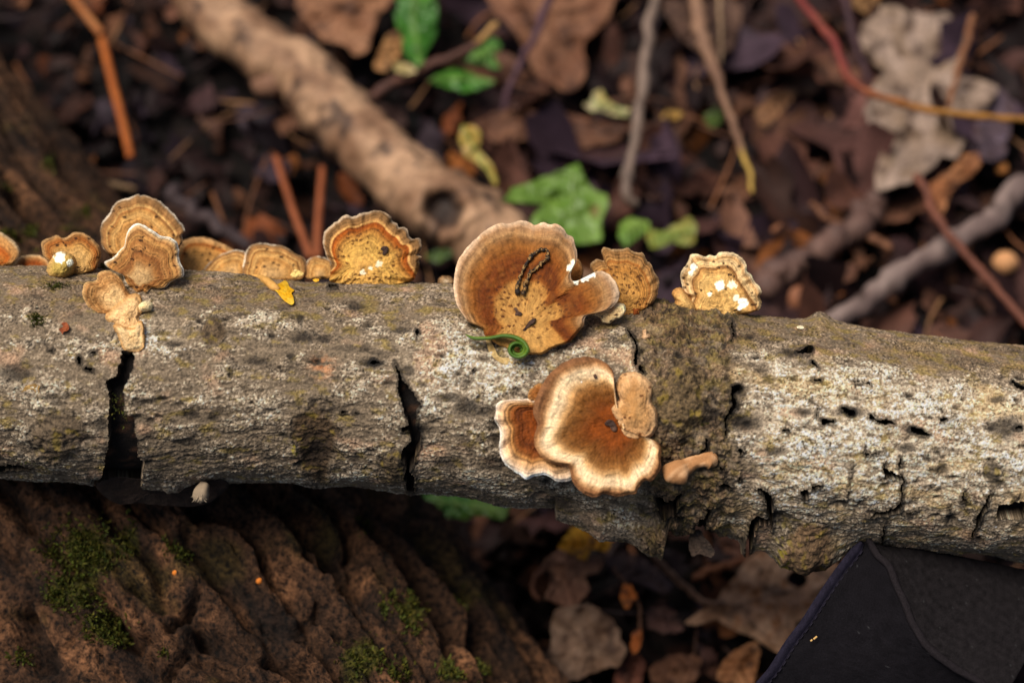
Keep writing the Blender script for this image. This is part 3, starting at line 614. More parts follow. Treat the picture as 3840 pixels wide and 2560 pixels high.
cap_mesh(f, Z1([(1385, 640), (1405, 580), (1430, 540), (1480, 515), (1590, 503), (1650, 515), (1720, 545), (1800, 585), (1840, 620), (1820, 720), (1700, 800), (1450, 800), (1395, 720)]), Z1([(1580, 770)])[0], [(0, (210, 160, 96)), (.5, (212, 158, 92)), (.7, (206, 150, 84)), (.82, (190, 112, 46)), (.87, (216, 164, 104)), (1, (206, 160, 112))], t0=-1.6, off=0, slope=(0, -.5), seed=11, frill=(12, .03), n=160, nr=36, spk=.1)
f = fungus('small arched buff bracket fungus squeezed between two broad ones behind the log', 850, 1020)
cap_mesh(f, Z1([(1600, 760), (1660, 690), (1720, 645), (1780, 620), (1860, 605), (1915, 618), (1945, 660), (1940, 800), (1640, 830)]), Z1([(1820, 780)])[0], Z_BUFF, t0=-1.1, off=0, slope=(0, -.5), seed=12, n=120, nr=28)
f = fungus('broad banded buff bracket fungus behind the log, above the yellow petal', 1030, 1030)
cap_mesh(f, Z2([(40, 740), (60, 640), (110, 580), (180, 560), (260, 560), (350, 575), (430, 590), (500, 630), (560, 670), (620, 700), (655, 760), (655, 840), (600, 910), (300, 930), (40, 880)]), Z2([(310, 880)])[0], Z_BUFF, t0=-.9, off=0, slope=(0, -.45), seed=13, frill=(14, .03), n=180, nr=40, spk=.14)
f = fungus('little plain buff bracket fungus touching the frilled yellow-centred one', 1195, 1050)
cap_mesh(f, Z2([(640, 850), (660, 735), (715, 690), (780, 690), (850, 710), (900, 750), (910, 890), (660, 900)]), Z2([(780, 870)])[0], Z_BUFF, t0=-1.0, off=0, slope=(0, -.45), seed=14, n=100, nr=26, spk=.1)
f = fungus('frilled bracket fungus with yellow centre and orange ring, on the log top', 1400, 1075)
cap_mesh(f, Z2([(880, 905), (890, 850), (890, 760), (850, 680), (822, 590), (815, 500), (835, 440), (900, 380), (960, 340), (1010, 290), (1060, 282), (1100, 300), (1180, 270), (1250, 258), (1290, 245), (1350, 240), (1420, 255), (1480, 300), (1485, 335), (1540, 365), (1560, 402), (1610, 400), (1645, 440), (1655, 490), (1690, 515), (1750, 505), (1770, 560), (1775, 620), (1742, 660), (1772, 692), (1752, 725), (1755, 770), (1730, 850), (1700, 910), (1620, 945), (1480, 970), (1340, 992), (1220, 985), (1120, 975), (1010, 957), (920, 957)]), Z2([(1200, 800)])[0], Z_FRILL, base=Z2([(1200, 965)])[0], off=.02, slope=(0, -.22), seed=15, down=.75, frill=(24, .07), jag=5, spk=.3, spk_r=(.3, .74), spk_col=(120, 74, 30), n=320, nr=64, white=[(1360, 1022, 14, (240, 226, 200)), (1420, 990, 14, (238, 224, 196)), (1390, 1006, 9, (238, 224, 196))], stem=.5)
f = fungus('tiny round buff fungus bud on the log edge between the frilled and giant brackets', 1675, 1060, 'fungus_bud')
cap_mesh(f, Z2([(1945, 930), (1955, 895), (1990, 880), (2040, 878), (2080, 900), (2090, 950), (1960, 955)]), Z2([(2020, 930)])[0], [(0, (206, 186, 160)), (.5, (180, 150, 116)), (1, (160, 122, 84))], t0=.0, seed=16, dome=.1, n=60, nr=16, th=.15)
f = fungus('little round brown bracket fungus seen through the bite in the giant bracket', 2155, 1100)
cap_mesh(f, Z3([(860, 520), (870, 430), (910, 400), (945, 412), (968, 465), (962, 530), (935, 575), (890, 590)]), Z3([(910, 520)])[0], [(0, (176, 116, 56)), (.6, (182, 120, 60)), (1, (190, 140, 90))], t0=.15, off=0, slope=(0, -.3), stem=.9, seed=17, n=80, nr=22)
f = fungus('giant rust-brown bracket fungus with a bitten edge and black thread loop on it', 1950, 1350)
GT = cap_mesh(f, Z3([(95, 600), (100, 520), (115, 440), (150, 370), (200, 310), (265, 245), (330, 195), (410, 160), (470, 165), (550, 142), (610, 155), (640, 172), (700, 155), (740, 168), (790, 165), (840, 200), (860, 235), (900, 255), (915, 310), (930, 380), (918, 430), (890, 480), (885, 525), (902, 550), (935, 546), (1040, 494), (1075, 482), (1102, 484), (1150, 510), (1190, 560), (1213, 630), (1200, 690), (1160, 730), (1100, 755), (1040, 765), (985, 790), (970, 850), (920, 910), (870, 960), (760, 1000), (700, 1040), (620, 1042), (540, 1030), (450, 1000), (380, 970), (310, 920), (290, 870), (200, 830), (160, 780), (120, 720), (100, 650)]), Z3([(570, 850)])[0], Z_GIANT,
         base=Z3([(600, 1000)])[0], off=.10, slope=(.03, -.40), dome=.05, cup=.22, th=.11, stem=.75, seed=18, down=.78, frill=(11, .07), jag=3, spk=.34, spk_r=(.05, .56), spk_col=(104, 52, 20), n=380, nr=84, bands=18, band=.08, white=[(2140, 1005, 18, (250, 240, 214)), (2148, 985, 12, (250, 240, 214)), (2160, 1055, 14, (250, 242, 220)), (2190, 1038, 22, (252, 246, 226)), (2215, 1025, 22, (252, 246, 226))], blot=.22)
f = fungus('frilled brown bracket fungus with radial streaks, right behind the giant one', 2350, 1150)
cap_mesh(f, Z3([(1095, 352), (1112, 325), (1160, 332), (1220, 338), (1270, 328), (1305, 348), (1345, 360), (1374, 358), (1392, 390), (1402, 415), (1432, 442), (1450, 490), (1485, 540), (1480, 600), (1460, 670), (1420, 715), (1370, 750), (1300, 790), (1230, 790), (1170, 740), (1100, 640), (1040, 500), (1022, 450), (1035, 420), (1070, 403), (1110, 410)]), Z3([(1255, 690)])[0], [(0, (204, 152, 84)), (.4, (202, 150, 82)), (.6, (188, 132, 66)), (.7, (196, 142, 78)), (.75, (166, 104, 46)), (.8, (206, 156, 94)), (.84, (176, 130, 80)), (.95, (166, 122, 74)), (1, (196, 160, 120))], base=Z3([(1260, 770)])[0], off=.0, slope=(0, -.3), seed=19, down=.4, frill=(18, .06), jag=5, spk=.4, spk_r=(.1, .72), spk_col=(110, 66, 28), n=280, nr=56)
f = fungus('small cream ear-shaped fungus tucked under the giant bracket edge', 2280, 1200, 'fungus_ear')
cap_mesh(f, Z3([(1040, 775), (1090, 752), (1160, 745), (1190, 708), (1220, 700), (1250, 718), (1258, 755), (1230, 792), (1180, 812), (1150, 834), (1105, 826), (1088, 798)]), Z3([(1150, 780)])[0], [(0, (226, 188, 136)), (.6, (232, 198, 148)), (1, (240, 214, 172))], off=.5, slope=(0, -.2), dome=.1, seed=20, n=120, nr=28, spk=.15)
f = fungus('ragged orange-brown crumb of fungus at the foot of the streaked bracket', 2390, 1180, 'fungus_crumb')
cap_mesh(f, Z3([(1290, 730), (1310, 708), (1345, 720), (1368, 735), (1352, 755), (1368, 780), (1330, 790), (1310, 805), (1296, 785), (1302, 760)]), Z3([(1328, 757)])[0], [(0, (170, 92, 36)), (1, (150, 84, 40))], off=.1, dome=.12, seed=21, jag=8, n=80, nr=18)
f = fungus('pale crumbly bracket fungus with white broken patches and scalloped rim', 2700, 1180)
cap_mesh(f, Z3([(1635, 520), (1650, 470), (1690, 410), (1700, 375), (1750, 370), (1800, 390), (1830, 378), (1870, 385), (1890, 360), (1940, 354), (2000, 365), (2050, 400), (2075, 440), (2075, 480), (2110, 510), (2130, 550), (2160, 580), (2182, 620), (2165, 650), (2180, 690), (2160, 740), (2100, 765), (2020, 778), (1900, 792), (1800, 790), (1740, 775), (1715, 720), (1685, 660), (1650, 600)]), Z3([(1880, 650)])[0], Z_CRUMB, base=Z3([(1880, 775)])[0], off=.02, slope=(0, -.25), seed=22, down=.5, frill=(11, .11), jag=4, spk=.12, n=300, nr=60, white=[(2600, 1000, 16, (250, 240, 220)), (2590, 1025, 12, (250, 240, 220)), (2700, 1070, 22, (250, 244, 226)), (2745, 1068, 20, (244, 232, 204)), (2785, 1135, 24, (250, 244, 228)), (2760, 1115, 14, (246, 236, 210)), (2775, 1155, 12, (252, 248, 236)), (2660, 1105, 10, (248, 238, 214))])
f = fungus('stubby pale fungus peg leaning against the crumbly bracket', 2565, 1170, 'fungus_peg')
cap_mesh(f, Z3([(1580, 645), (1590, 615), (1630, 600), (1662, 622), (1700, 670), (1735, 728), (1738, 768), (1680, 775), (1620, 755), (1592, 722), (1604, 685)]), Z3([(1660, 700)])[0], [(0, (226, 184, 120)), (.6, (222, 176, 112)), (1, (206, 152, 92))], base=Z3([(1670, 750)])[0], off=.1, slope=(0, -.1), dome=.3, th=.25, seed=23, n=100, nr=28, names=('peg', 'peg_underside'), band=.04)
f = fungus('tiny pale pink fungus dot beside the dark crack of the crackled collar', 2420, 1260, 'fungus_dot')
cap_mesh(f, Z3([(1378, 885), (1398, 878), (1405, 900), (1428, 915), (1422, 940), (1390, 952), (1368, 940), (1374, 910)]), Z3([(1398, 918)])[0], [(0, (222, 186, 150)), (1, (206, 164, 126))], off=.05, dome=.12, th=.1, stem=.1, seed=24, n=60, nr=16)

f = fungus('rust-brown white-rimmed bracket fungus half covered by the orange-centred one', 2080, 1600)
cap_mesh(f, Z4([(400, 400), (372, 462), (330, 452), (270, 455), (200, 458), (150, 465), (115, 495), (110, 550), (103, 600), (128, 640), (143, 700), (132, 790), (155, 870), (190, 915), (240, 950), (290, 985), (322, 1005), (370, 985), (430, 975), (480, 990), (540, 1022), (625, 1012), (660, 960), (640, 800), (560, 600), (480, 440)]), Z4([(450, 600)])[0], Z_SIDE, base=Z4([(480, 560)])[0], off=.06, slope=(-.06, -.10), cup=.22, dome=.05, th=.09, stem=.35, seed=25, frill=(13, .09), jag=4, bands=20, n=280, nr=60, fib=.2)
cap_mesh(f, Z4([(335, 425), (345, 390), (380, 360), (425, 345), (450, 380), (430, 440), (390, 470), (345, 455)]), Z4([(390, 410)])[0], [(0, (160, 100, 46)), (.6, (176, 114, 58)), (1, (196, 146, 92))], off=.25, seed=26, n=80, nr=22, names=('lobe', 'lobe_underside'), jag=5, frill=(7, .05))
f = fungus('orange-centred bracket fungus with cream ring and lobed pale lower rim', 2300, 1590)
MT = cap_mesh(f, Z4([(950, 480), (938, 420), (928, 340), (922, 270), (890, 225), (840, 190), (770, 165), (700, 165), (620, 185), (540, 230), (470, 300), (420, 380), (385, 460), (370, 540), (380, 580), (400, 630), (380, 700), (380, 770), (410, 830), (450, 870), (520, 900), (608, 912), (628, 960), (640, 1020), (690, 1085), (750, 1120), (800, 1128), (852, 1106), (900, 1115), (960, 1125), (1030, 1110), (1075, 1105), (1092, 1065), (1140, 1015), (1180, 1020), (1215, 985), (1250, 920), (1245, 860), (1250, 790), (1215, 745), (1170, 730), (1100, 733), (1030, 740), (1000, 700), (1000, 640), (975, 560)]), Z4([(935, 640)])[0], Z_MAIN, off=.30, slope=(-.05, -.14), cup=.14, dome=.0, th=.11, stem=.6, seed=27, frill=(9, .09), jag=2.5, bands=14, band=.05, fib=.26, n=400, nr=84, warp=.09, white=[(2180, 1432, 4, (240, 232, 222))])
f = fungus('two-lobed peach fungus growing beside the orange-centred bracket', 2390, 1550)
cap_mesh(f, Z4([(945, 380), (955, 330), (985, 290), (1040, 272), (1100, 280), (1140, 310), (1180, 350), (1190, 400), (1180, 450), (1187, 490), (1210, 520), (1222, 580), (1220, 640), (1190, 695), (1140, 725), (1060, 735), (1010, 715), (975, 670), (940, 600), (905, 530), (935, 480), (970, 465), (958, 430)]), Z4([(1072, 530)])[0], Z_KNOB, off=.26, slope=(0, -.12), dome=.22, cup=0, th=.22, stem=.3, seed=28, bands=5, band=.05, n=180, nr=44, spk=.1, spk_col=(120, 66, 30), blot=.3)
f = fungus('bone-shaped tan fungus bridging the crack beside the lobed brackets', 2600, 1760, 'fungus_bone')
BP = Z4([(1318, 1000), (1335, 975), (1370, 945), (1420, 920), (1480, 895), (1540, 875), (1590, 870), (1625, 900)])
br = np.array([.16, .31, .28, .19, .15, .15, .19, .10])
bt = np.array([surf_t(*p) + [.36, .36, .30, .2, .13, .1, .06, .02][i] for i, p in enumerate(BP)])
pp = smooth_open(np.column_stack([px2w(np.array([p[0] for p in BP]), np.array([p[1] for p in BP]), bt), br]), 60)
V, F, u, v = tube_data(pp[:, :3], pp[:, 3], 28, .3, 5)
cc_ = mixc(np.broadcast_to(lin((164, 116, 74)), (len(u), 3)).copy(), lin((206, 160, 116)), ss(-.1, .5, fbm(u * 2, np.cos(v) * 2, 4, 6)))
mesh('stalk', V, F, cc_, M_FUNG, f)

# dark flecks lying on the caps and the black thread
def on_cap(px, py, tf, lift=.02): return px2w(np.asarray(px), np.asarray(py), tf(px, py) + lift)
TP = Z3([(532, 632), (520, 600), (535, 555), (548, 520), (560, 490), (590, 430), (620, 380), (680, 338), (715, 335), (732, 365), (716, 410), (660, 460), (612, 498), (586, 545), (576, 600), (560, 636)])
tx = np.array([p[0] for p in TP]); ty = np.array([p[1] for p in TP])
pth = smooth_open(on_cap(tx, ty, GT, .07), 110)
V, F, u, v = tube_data(pth + .016 * np.random.default_rng(2).normal(0, 1, pth.shape) * [1, 1, .3], np.clip(.036 + .022 * fbm(np.linspace(0, 18, 110), np.zeros(110), 3, 77) + .02 * (np.abs(np.linspace(-1, 1, 110)) > .75), .01, .07), 8, .9, 3)
o = mesh('dirt_thread', V, F, mixc(np.broadcast_to(lin((38, 30, 24)), (len(u), 3)).copy(), lin((160, 120, 66)), ss(.05, .3, fbm(u * 7, v, 3, 9))), M_THREAD)
tag(o, 'black gritty thread looped on top of the giant rust-brown bracket', 'thread')

# green curled strip
gp = Z3([(175, 912), (230, 936), (330, 936), (430, 921), (510, 932), (568, 966), (596, 1015)])
for k in range(1, 46):
    a_ = k / 45 * 2 * np.pi * 2.1; rr_ = 66 * (1 - .66 * k / 45)
    gp += Z3([(528 + rr_ * math.cos(a_), 1012 + rr_ * math.sin(a_) * .86)])
gx = np.array([p[0] for p in gp]); gy = np.array([p[1] for p in gp])
gt = np.interp(np.arange(len(gp)), [0, 6, 7, len(gp)], [surf_t(*gp[0]) + .25, 2.75, 2.75, 2.55])
gt = np.maximum(gt, GT(gx, gy) * ((gx > 1810)) + .1)
gr = np.interp(np.arange(len(gp)), [0, 1, 4, 8, 30, len(gp)], [.012, .038, .055, .05, .038, .025])
pth = smooth_open(np.column_stack([px2w(gx, gy, gt), gr]), 220)
V, F, u, v = tube_data(pth[:, :3], pth[:, 3], 14, .05, 1, flat=3.2, flatdir=VT)
gcol = mixc(np.broadcast_to(lin((34, 76, 16)), (len(u), 3)).copy(), lin((126, 150, 44)), np.clip(.2 + .7 * np.cos(v) ** 2 * ss(-.3, .5, np.sin(u * 5)), 0, 1))
tag(mesh('curled_green_strip', V, F, gcol, M_STRIP), 'fresh green strip curled into a spiral at the foot of the giant bracket', 'plant strip')

def scrap(label, cat, name, outline, c, colors, off=.04, th=.03, dome=.06, jag=2, n=70, nr=16, seed=0, mat=None, slope=(0, 0), tb=None, cs=.4, parent=None):
    c = np.asarray(c, float); t0_ = (surf_t(*c) if tb is None else tb) + off
    def tf(px, py):
        base_t = np.where(np.isfinite(px), log_hit(px, py)[2] + off if tb is None else tb + off, 0)
        return base_t + dome * (1 - np.clip(np.hypot(px - c[0], py - c[1]) / 60, 0, 1) ** 2) + .03 * fbm(px / 15, py / 15, 3, seed)
    def cf(px, py): return np.clip(mixc(np.broadcast_to(lin(colors[0]), px.shape + (3,)).copy(), lin(colors[1]), ss(-.3, .4, fbm(px / 40, py / 40, 4, seed + 3))) * (1 + .2 * fbm(px / 8, py / 8, 3, seed + 5))[..., None], 0, 1)
    o = flake(name, outline, c, tf, th, cf, mat or M_LEAF, parent, n, nr, jag, seed, backcol=colors[0], keep=.2)
    if parent is None: tag(o, label, cat)
    return o
petal = scrap('bright yellow petal with a tan stalk lying on the log top', 'petal', 'fallen_petal', Z2([(330, 1000), (350, 960), (400, 940), (440, 915), (470, 940), (490, 985), (535, 1015), (505, 1040), (525, 1085), (530, 1140), (500, 1158), (440, 1120), (390, 1070), (360, 1030)]), Z2([(440, 1030)])[0], [(236, 178, 20), (240, 200, 60)], off=.12, seed=41, mat=M_GREEN)
q = Z2([(125, 868), (190, 885), (260, 925), (320, 975), (380, 1010)]); qx = np.array([p[0] for p in q]); qy = np.array([p[1] for p in q])
pth = smooth_open(np.column_stack([px2w(qx, qy, log_hit(qx, qy)[2] + np.array([.1, .2, .22, .2, .16])), [.02, .06, .09, .1, .05]]), 30)
V, F, u, v = tube_data(pth[:, :3], pth[:, 3], 10, .2); mesh('stalk', V, F, np.broadcast_to(lin((212, 158, 84)), (len(V), 3)), M_LEAF, petal)
scrap('small cream-yellow seed husk on the log top above the yellow petal', 'husk', 'seed_husk', Z2([(492, 870), (510, 840), (545, 812), (590, 825), (628, 850), (610, 872), (540, 885)]), Z2([(560, 852)])[0], [(226, 196, 118), (238, 214, 150)], off=.08, dome=.12, th=.12, seed=42, mat=M_FUNG)
scrap('tiny orange-yellow crumb on the log top near the frilled bracket', 'crumb', 'yellow_crumb', Z2([(712, 912), (735, 902), (775, 905), (770, 925), (740, 932)]), Z2([(745, 915)])[0], [(222, 160, 40), (232, 180, 60)], off=.05, th=.06, seed=43, n=40, nr=8, mat=M_FUNG)
scrap('small curled reddish-brown leaf scrap stuck on the grey bark', 'leaf scrap', 'leaf_scrap', Z5([(400, 62), (430, 40), (415, 20), (450, 18), (470, 55), (455, 72), (430, 80), (425, 98), (410, 75)]), Z5([(436, 52)])[0], [(124, 58, 30), (150, 78, 40)], off=.06, seed=44, jag=4)
scrap('dry straw-coloured flower remnant on the bark, lying above a round knot', 'flower remnant', 'dry_flower_remnant', Z5([(140, 465), (175, 445), (240, 432), (275, 445), (262, 470), (285, 490), (280, 515), (250, 515), (245, 480), (200, 470), (150, 490)]), Z5([(225, 465)])[0], [(150, 116, 66), (176, 140, 84)], off=.05, seed=45, jag=4)
scrap('papery tan membrane at the very foot of the giant bracket', 'membrane', 'papery_membrane', Z3([(312, 945), (340, 940), (352, 990), (390, 1050), (450, 1080), (520, 1078), (600, 1068), (620, 1080), (560, 1110), (500, 1127), (430, 1112), (370, 1075), (330, 1020)]), Z3([(400, 1068)])[0], [(170, 138, 84), (196, 166, 110)], off=.05, dome=.03, seed=46, n=90)
scrap('tiny white crumb on the olive upper side of the log', 'crumb', 'white_crumb', Z7([(695, 178), (715, 170), (738, 176), (730, 188), (705, 188)]), Z7([(716, 179)])[0], [(226, 210, 170), (240, 226, 190)], off=.06, th=.08, seed=47, n=40, nr=8, mat=M_FUNG)
def cap_speck(label, pts, c, tf=None, seed=0, t=None):
    tt = t if t is not None else float(tf(c[0], c[1])[0])
    scrap(label, 'dirt fleck', 'dirt_fleck', pts, c, [(52, 34, 26), (84, 58, 44)], off=.04, th=.06, dome=.02, seed=seed, tb=tt, jag=3, n=40, nr=8, mat=M_THREAD)
cap_speck('dark square bark fleck on the frilled yellow-centred bracket', Z2([(1380, 610), (1410, 580), (1450, 590), (1448, 630), (1425, 665), (1395, 660), (1405, 630)]), Z2([(1420, 620)])[0], t=float(log_hit(1400, 1068)[2]) - .22 * .8 + .2, seed=51)
cap_speck('dark angular fleck in the middle of the giant bracket', Z3([(500, 735), (520, 730), (530, 750), (555, 765), (545, 785), (510, 780), (515, 760)]), Z3([(528, 760)])[0], GT, 52)
cap_speck('dark red streak fleck near the foot of the giant bracket', Z3([(525, 920), (570, 870), (610, 815), (650, 800), (640, 830), (600, 860), (550, 920)]), Z3([(590, 860)])[0], GT, 53)

cap_speck('black charred fleck at the centre of the orange-centred bracket', Z4([(862, 620), (885, 598), (915, 600), (935, 620), (948, 650), (940, 680), (915, 672), (895, 640), (870, 635)]), Z4([(905, 638)])[0], MT, 54)
cap_speck('little dark fleck on the cream ring of the orange-centred bracket', Z4([(783, 285), (800, 280), (808, 300), (795, 312), (784, 300)]), Z4([(795, 297)])[0], MT, 55)

# white tuft under the log
tf_base = px2w(752, 1850, .7); tuft = thing('white_tuft', 'white hairy fungus tuft hanging beneath the log beside the big crack', 'fungus', tf_base)
V, F, u, v = tube_data(smooth_open(px2w(np.array([770., 760, 750, 745]), np.array([1812., 1835, 1860, 1878]), np.array([.9, .95, .95, .9])), 14), np.interp(np.linspace(0, 1, 14), [0, .5, .8, 1], [.12, .19, .17, .06]), 16, .4)
mesh('tuft_body', V, F, np.broadcast_to(lin((140, 122, 100)), (len(V), 3)), M_FUZZ, tuft)
allV, allF, off_ = [], [], 0; hr = np.random.default_rng(5)
for k in range(60):
    a = hr.uniform(-.9, .9); x0_, y0_ = 750 + 26 * math.sin(a) * hr.uniform(.3, 1), 1872 - 26 * hr.random()
    L_ = hr.uniform(10, 22); V, F, u, v = tube_data(smooth_open(px2w(np.array([x0_, x0_ + L_ * .3 * math.sin(a), x0_ + L_ * math.sin(a)]), np.array([y0_, y0_ + L_ * .5, y0_ + L_ * .9]), np.array([.95, 1.0, 1.0]) + hr.uniform(-.15, .15)), 5), [.012, .012, .01, .008, .004], 4)
    allV.append(V); allF += [x + off_ for x in F]; off_ += len(V)
tag(mesh('tuft_hairs', np.vstack(allV), allF, np.broadcast_to(lin((160, 142, 118)), (off_, 3)), M_FUZZ, tuft), kind='stuff')

# ------------------------------------------------------------------ big mossy trunk that carries the log (its flank shows lower left and upper left)
EDGE = np.array([(-300, -120), (0, 250), (200, 500), (390, 780), (1620, 1900), (1800, 2180), (2050, 2560), (2300, 2960)], float)
RT, ZA = 8.0, 0.0
best = None
def trunk_fit(al):
    d = np.array([math.cos(al), math.sin(al), 0]); nn = np.array([-d[1], d[0], 0]); nn = nn if nn[0] > 0 else -nn   # nn points to the right-hand side
    cs_, ls_ = [], []
    for x, y in EDGE:
        v = VR * ((x - 1920) / PPC) + VU * ((1280 - y) / PPC) - D * VT
        p = np.array([CAMP @ nn, CAMP[2]]); w = np.array([v @ nn, v[2]]); w /= np.linalg.norm(w)
        # line p + k w in the cross-section plane; centre (c, ZA) left of it at distance RT
        m = np.array([-w[1], w[0]]); m = m if m[0] > 0 else -m
        c = ((p @ m) - RT - ZA * m[1]) / m[0]
        k = (np.array([c, ZA]) - p) @ w; full = np.linalg.norm(np.array([v @ nn, v[2]]))
        ls_.append((CAMP + v * (k / full)) @ d); cs_.append(c)
    return d, nn, np.array(cs_), np.array(ls_)
for al in np.radians(np.linspace(95, 178, 84)):
    d_, n_, c_, l_ = trunk_fit(al)
    if best is None or np.std(c_) < best[0]: best = (np.std(c_), al)
TD, TN, TC, TL = trunk_fit(best[1]); o_ = np.argsort(TL); TC, TL = TC[o_], TL[o_]
print('trunk angle', math.degrees(best[1]), 'spread', best[0], TC, TL)
NTL, NTA = 600, 480
tl = np.linspace(TL.min() - 10, TL.max() + 8, NTL); ta = np.linspace(math.radians(-50), math.radians(200), NTA)   # angle 0 = +nn, 90 = up
TLg, TAg = np.meshgrid(tl, ta, indexing='ij')
cen = sum(np.interp(tl + o, TL, TC) for o in np.linspace(-4, 4, 9)) / 9
cu = TAg * RT
wv = fbm(TLg * .12, cu * .12, 3, 401)
wv2 = fbm(TLg * .5, cu * .5, 4, 403); wfl = .35 + .65 * (1 - ss(math.radians(60), math.radians(100), TAg + .25 * wv))
g1 = np.abs(pn(TLg * .04 + .3 * wv, cu * .62 + .7 * wv + .16 * wv2, 405)); g2 = np.abs(pn(TLg * .10, cu * 1.5 + .8 * wv + .3 * wv2, 407)); g3 = np.abs(pn(TLg * .42 + .5 * wv2, cu * .33 + .4 * wv2, 409))
furrow = np.clip(1 - g1 * 5, 0, 1); fur2 = np.clip(1 - g2 * 4, 0, 1); cross = np.clip(1 - g3 * 14, 0, 1)
th_ = wfl * (-.75 * furrow - .42 * fur2 + .6 * g1) - .25 * cross * (1.2 - wfl) + .18 * fbm(TLg * .25, cu * .4, 3, 411) + .13 * fbm(TLg * .9, cu * 2.4, 5, 415, .68) + .08 * ridged(TLg * 1.6, cu * 4, 3, 417) + .05 * fbm(TLg * 4.5, cu * 6, 3, 419)
_b = TD * TLg[..., None] + TN * (cen[:, None] + RT * np.cos(TAg))[..., None] + np.array([0, 0, 1.]) * (ZA + RT * np.sin(TAg))[..., None] - VO
_k = D * PPC / (D - _b @ VT); TPX = 1920 + (_b @ VR) * _k; TPY = 1280 - (_b @ VU) * _k
TPX = TPX + 26 * wv2; TPY = TPY + 26 * fbm(TLg * .6, cu * .6, 4, 427)
FUR = [[(860, 280, 40), (960, 350, 90), (1080, 480, 110), (1180, 560, 70), (1260, 640, 60), (1330, 720, 70), (1420, 790, 50)], [(1180, 120, 50), (1330, 240, 80), (1450, 330, 60), (1600, 410, 40)], [(930, 760, 50), (1040, 810, 70), (1130, 880, 40)], [(1420, 440, 30), (1560, 520, 60), (1660, 600, 40)],
       [(1680, 250, 40), (1800, 380, 70), (1960, 560, 50), (2120, 760, 60), (2300, 980, 50)], [(1480, 660, 30), (1600, 800, 60), (1700, 860, 30)], [(780, 730, 8), (860, 660, 14), (915, 580, 8)], [(760, 960, 14), (820, 900, 14), (840, 870, 8)], [(100, 690, 50), (130, 800, 90), (210, 920, 60)], [(480, 700, 40), (600, 790, 70), (660, 770, 30)], [(620, 560, 30), (720, 620, 40)], [(1250, 900, 40), (1400, 960, 70)], [(1900, 200, 30), (2000, 400, 40), (2150, 600, 30)]]
fd = np.full(TLg.shape, 999.)
for c_ in FUR: fd = np.minimum(fd, line_d(TPX, TPY, [(x / 1.238, 1750 + y / 1.238, w * .7) for x, y, w in c_], 120))
carve = 1 - ss(-14, 30, fd); th_ = th_ - .75 * carve
tr_ = RT + th_
TVv = TD * TLg[..., None] + TN * (cen[:, None] + tr_ * np.cos(TAg))[..., None] + np.array([0, 0, 1.]) * (ZA + tr_ * np.sin(TAg))[..., None]
tcol = mixc(np.broadcast_to(lin((70, 48, 34)), TLg.shape + (3,)).copy(), lin((112, 78, 56)), ss(-.1, .5, fbm(TLg * .4, cu * .9, 4, 431)))
tcol = mixc(tcol, lin((34, 23, 18)), .85 * ss(.0, .5, fbm(TLg * .5, cu * 1.2, 4, 435)))
tcol = mixc(tcol, lin((30, 22, 20)), .5 * carve); tcol = mixc(tcol, lin((40, 28, 20)), .45 * fur2 * wfl)  # furrows darkened: their shade is painted into the bark colour
for (mx_, my_, mw_) in [(310, 2050, 70), (360, 2090, 60), (270, 2200, 60), (390, 2350, 50), (220, 2240, 30), (1535, 2300, 50), (1370, 2480, 60), (1690, 2530, 50), (480, 2020, 40), (1745, 2240, 30)]:
    tcol = mixc(tcol, lin((66, 68, 18)), .8 * ss(.25, .6, np.exp(-((TPX - mx_) ** 2 + (TPY - my_) ** 2) / mw_ ** 2) + .35 * wv2))
tcol = mixc(tcol, lin((62, 54, 18)), .5 * ss(.18, .5, fbm(TLg * .3, cu * .45, 4, 441, .6)))
tcol = tcol * np.clip(1 + .7 * fbm(TLg * 3, cu * 4, 4, 445, .7) + .5 * fbm(TLg * .9, cu * 1.3, 4, 447, .6), .15, 2.2)[..., None]
tbase = TD * tl[300] + TN * cen[300]
tcol = tcol * [.78, .74, .64]
TRUNK = thing('mossy_trunk', 'big brown mossy fallen trunk with furrowed bark lying under the grey log', 'trunk', tbase)
mesh('bark', TVv.reshape(-1, 3), [gridq(NTL, NTA)[:, ::-1]], tcol.reshape(-1, 3), M_TRUNK, TRUNK)
def trunk_hit(px, py):
    """surface of the trunk under a pixel, by marching"""
    v = VR * ((px - 1920) / PPC) + VU * ((1280 - py) / PPC) - D * VT; v /= np.linalg.norm(v)
    k = np.linspace(30, 75, 450); P = CAMP + v * k[:, None]
    a = P @ TN - np.interp(P @ TD, tl, cen); z = P[:, 2] - ZA; r = np.hypot(a, z)
    ia = np.clip(np.searchsorted(ta, np.arctan2(z, a)), 0, NTA - 1); il = np.clip(np.searchsorted(tl, P @ TD), 0, NTL - 1)
    ins = np.nonzero(r < tr_[il, ia])[0]
    if not len(ins): return None, None
    i = ins[0]; nrm = (TN * a[i] + np.array([0, 0, 1.]) * z[i]) / r[i]
    return P[i], nrm
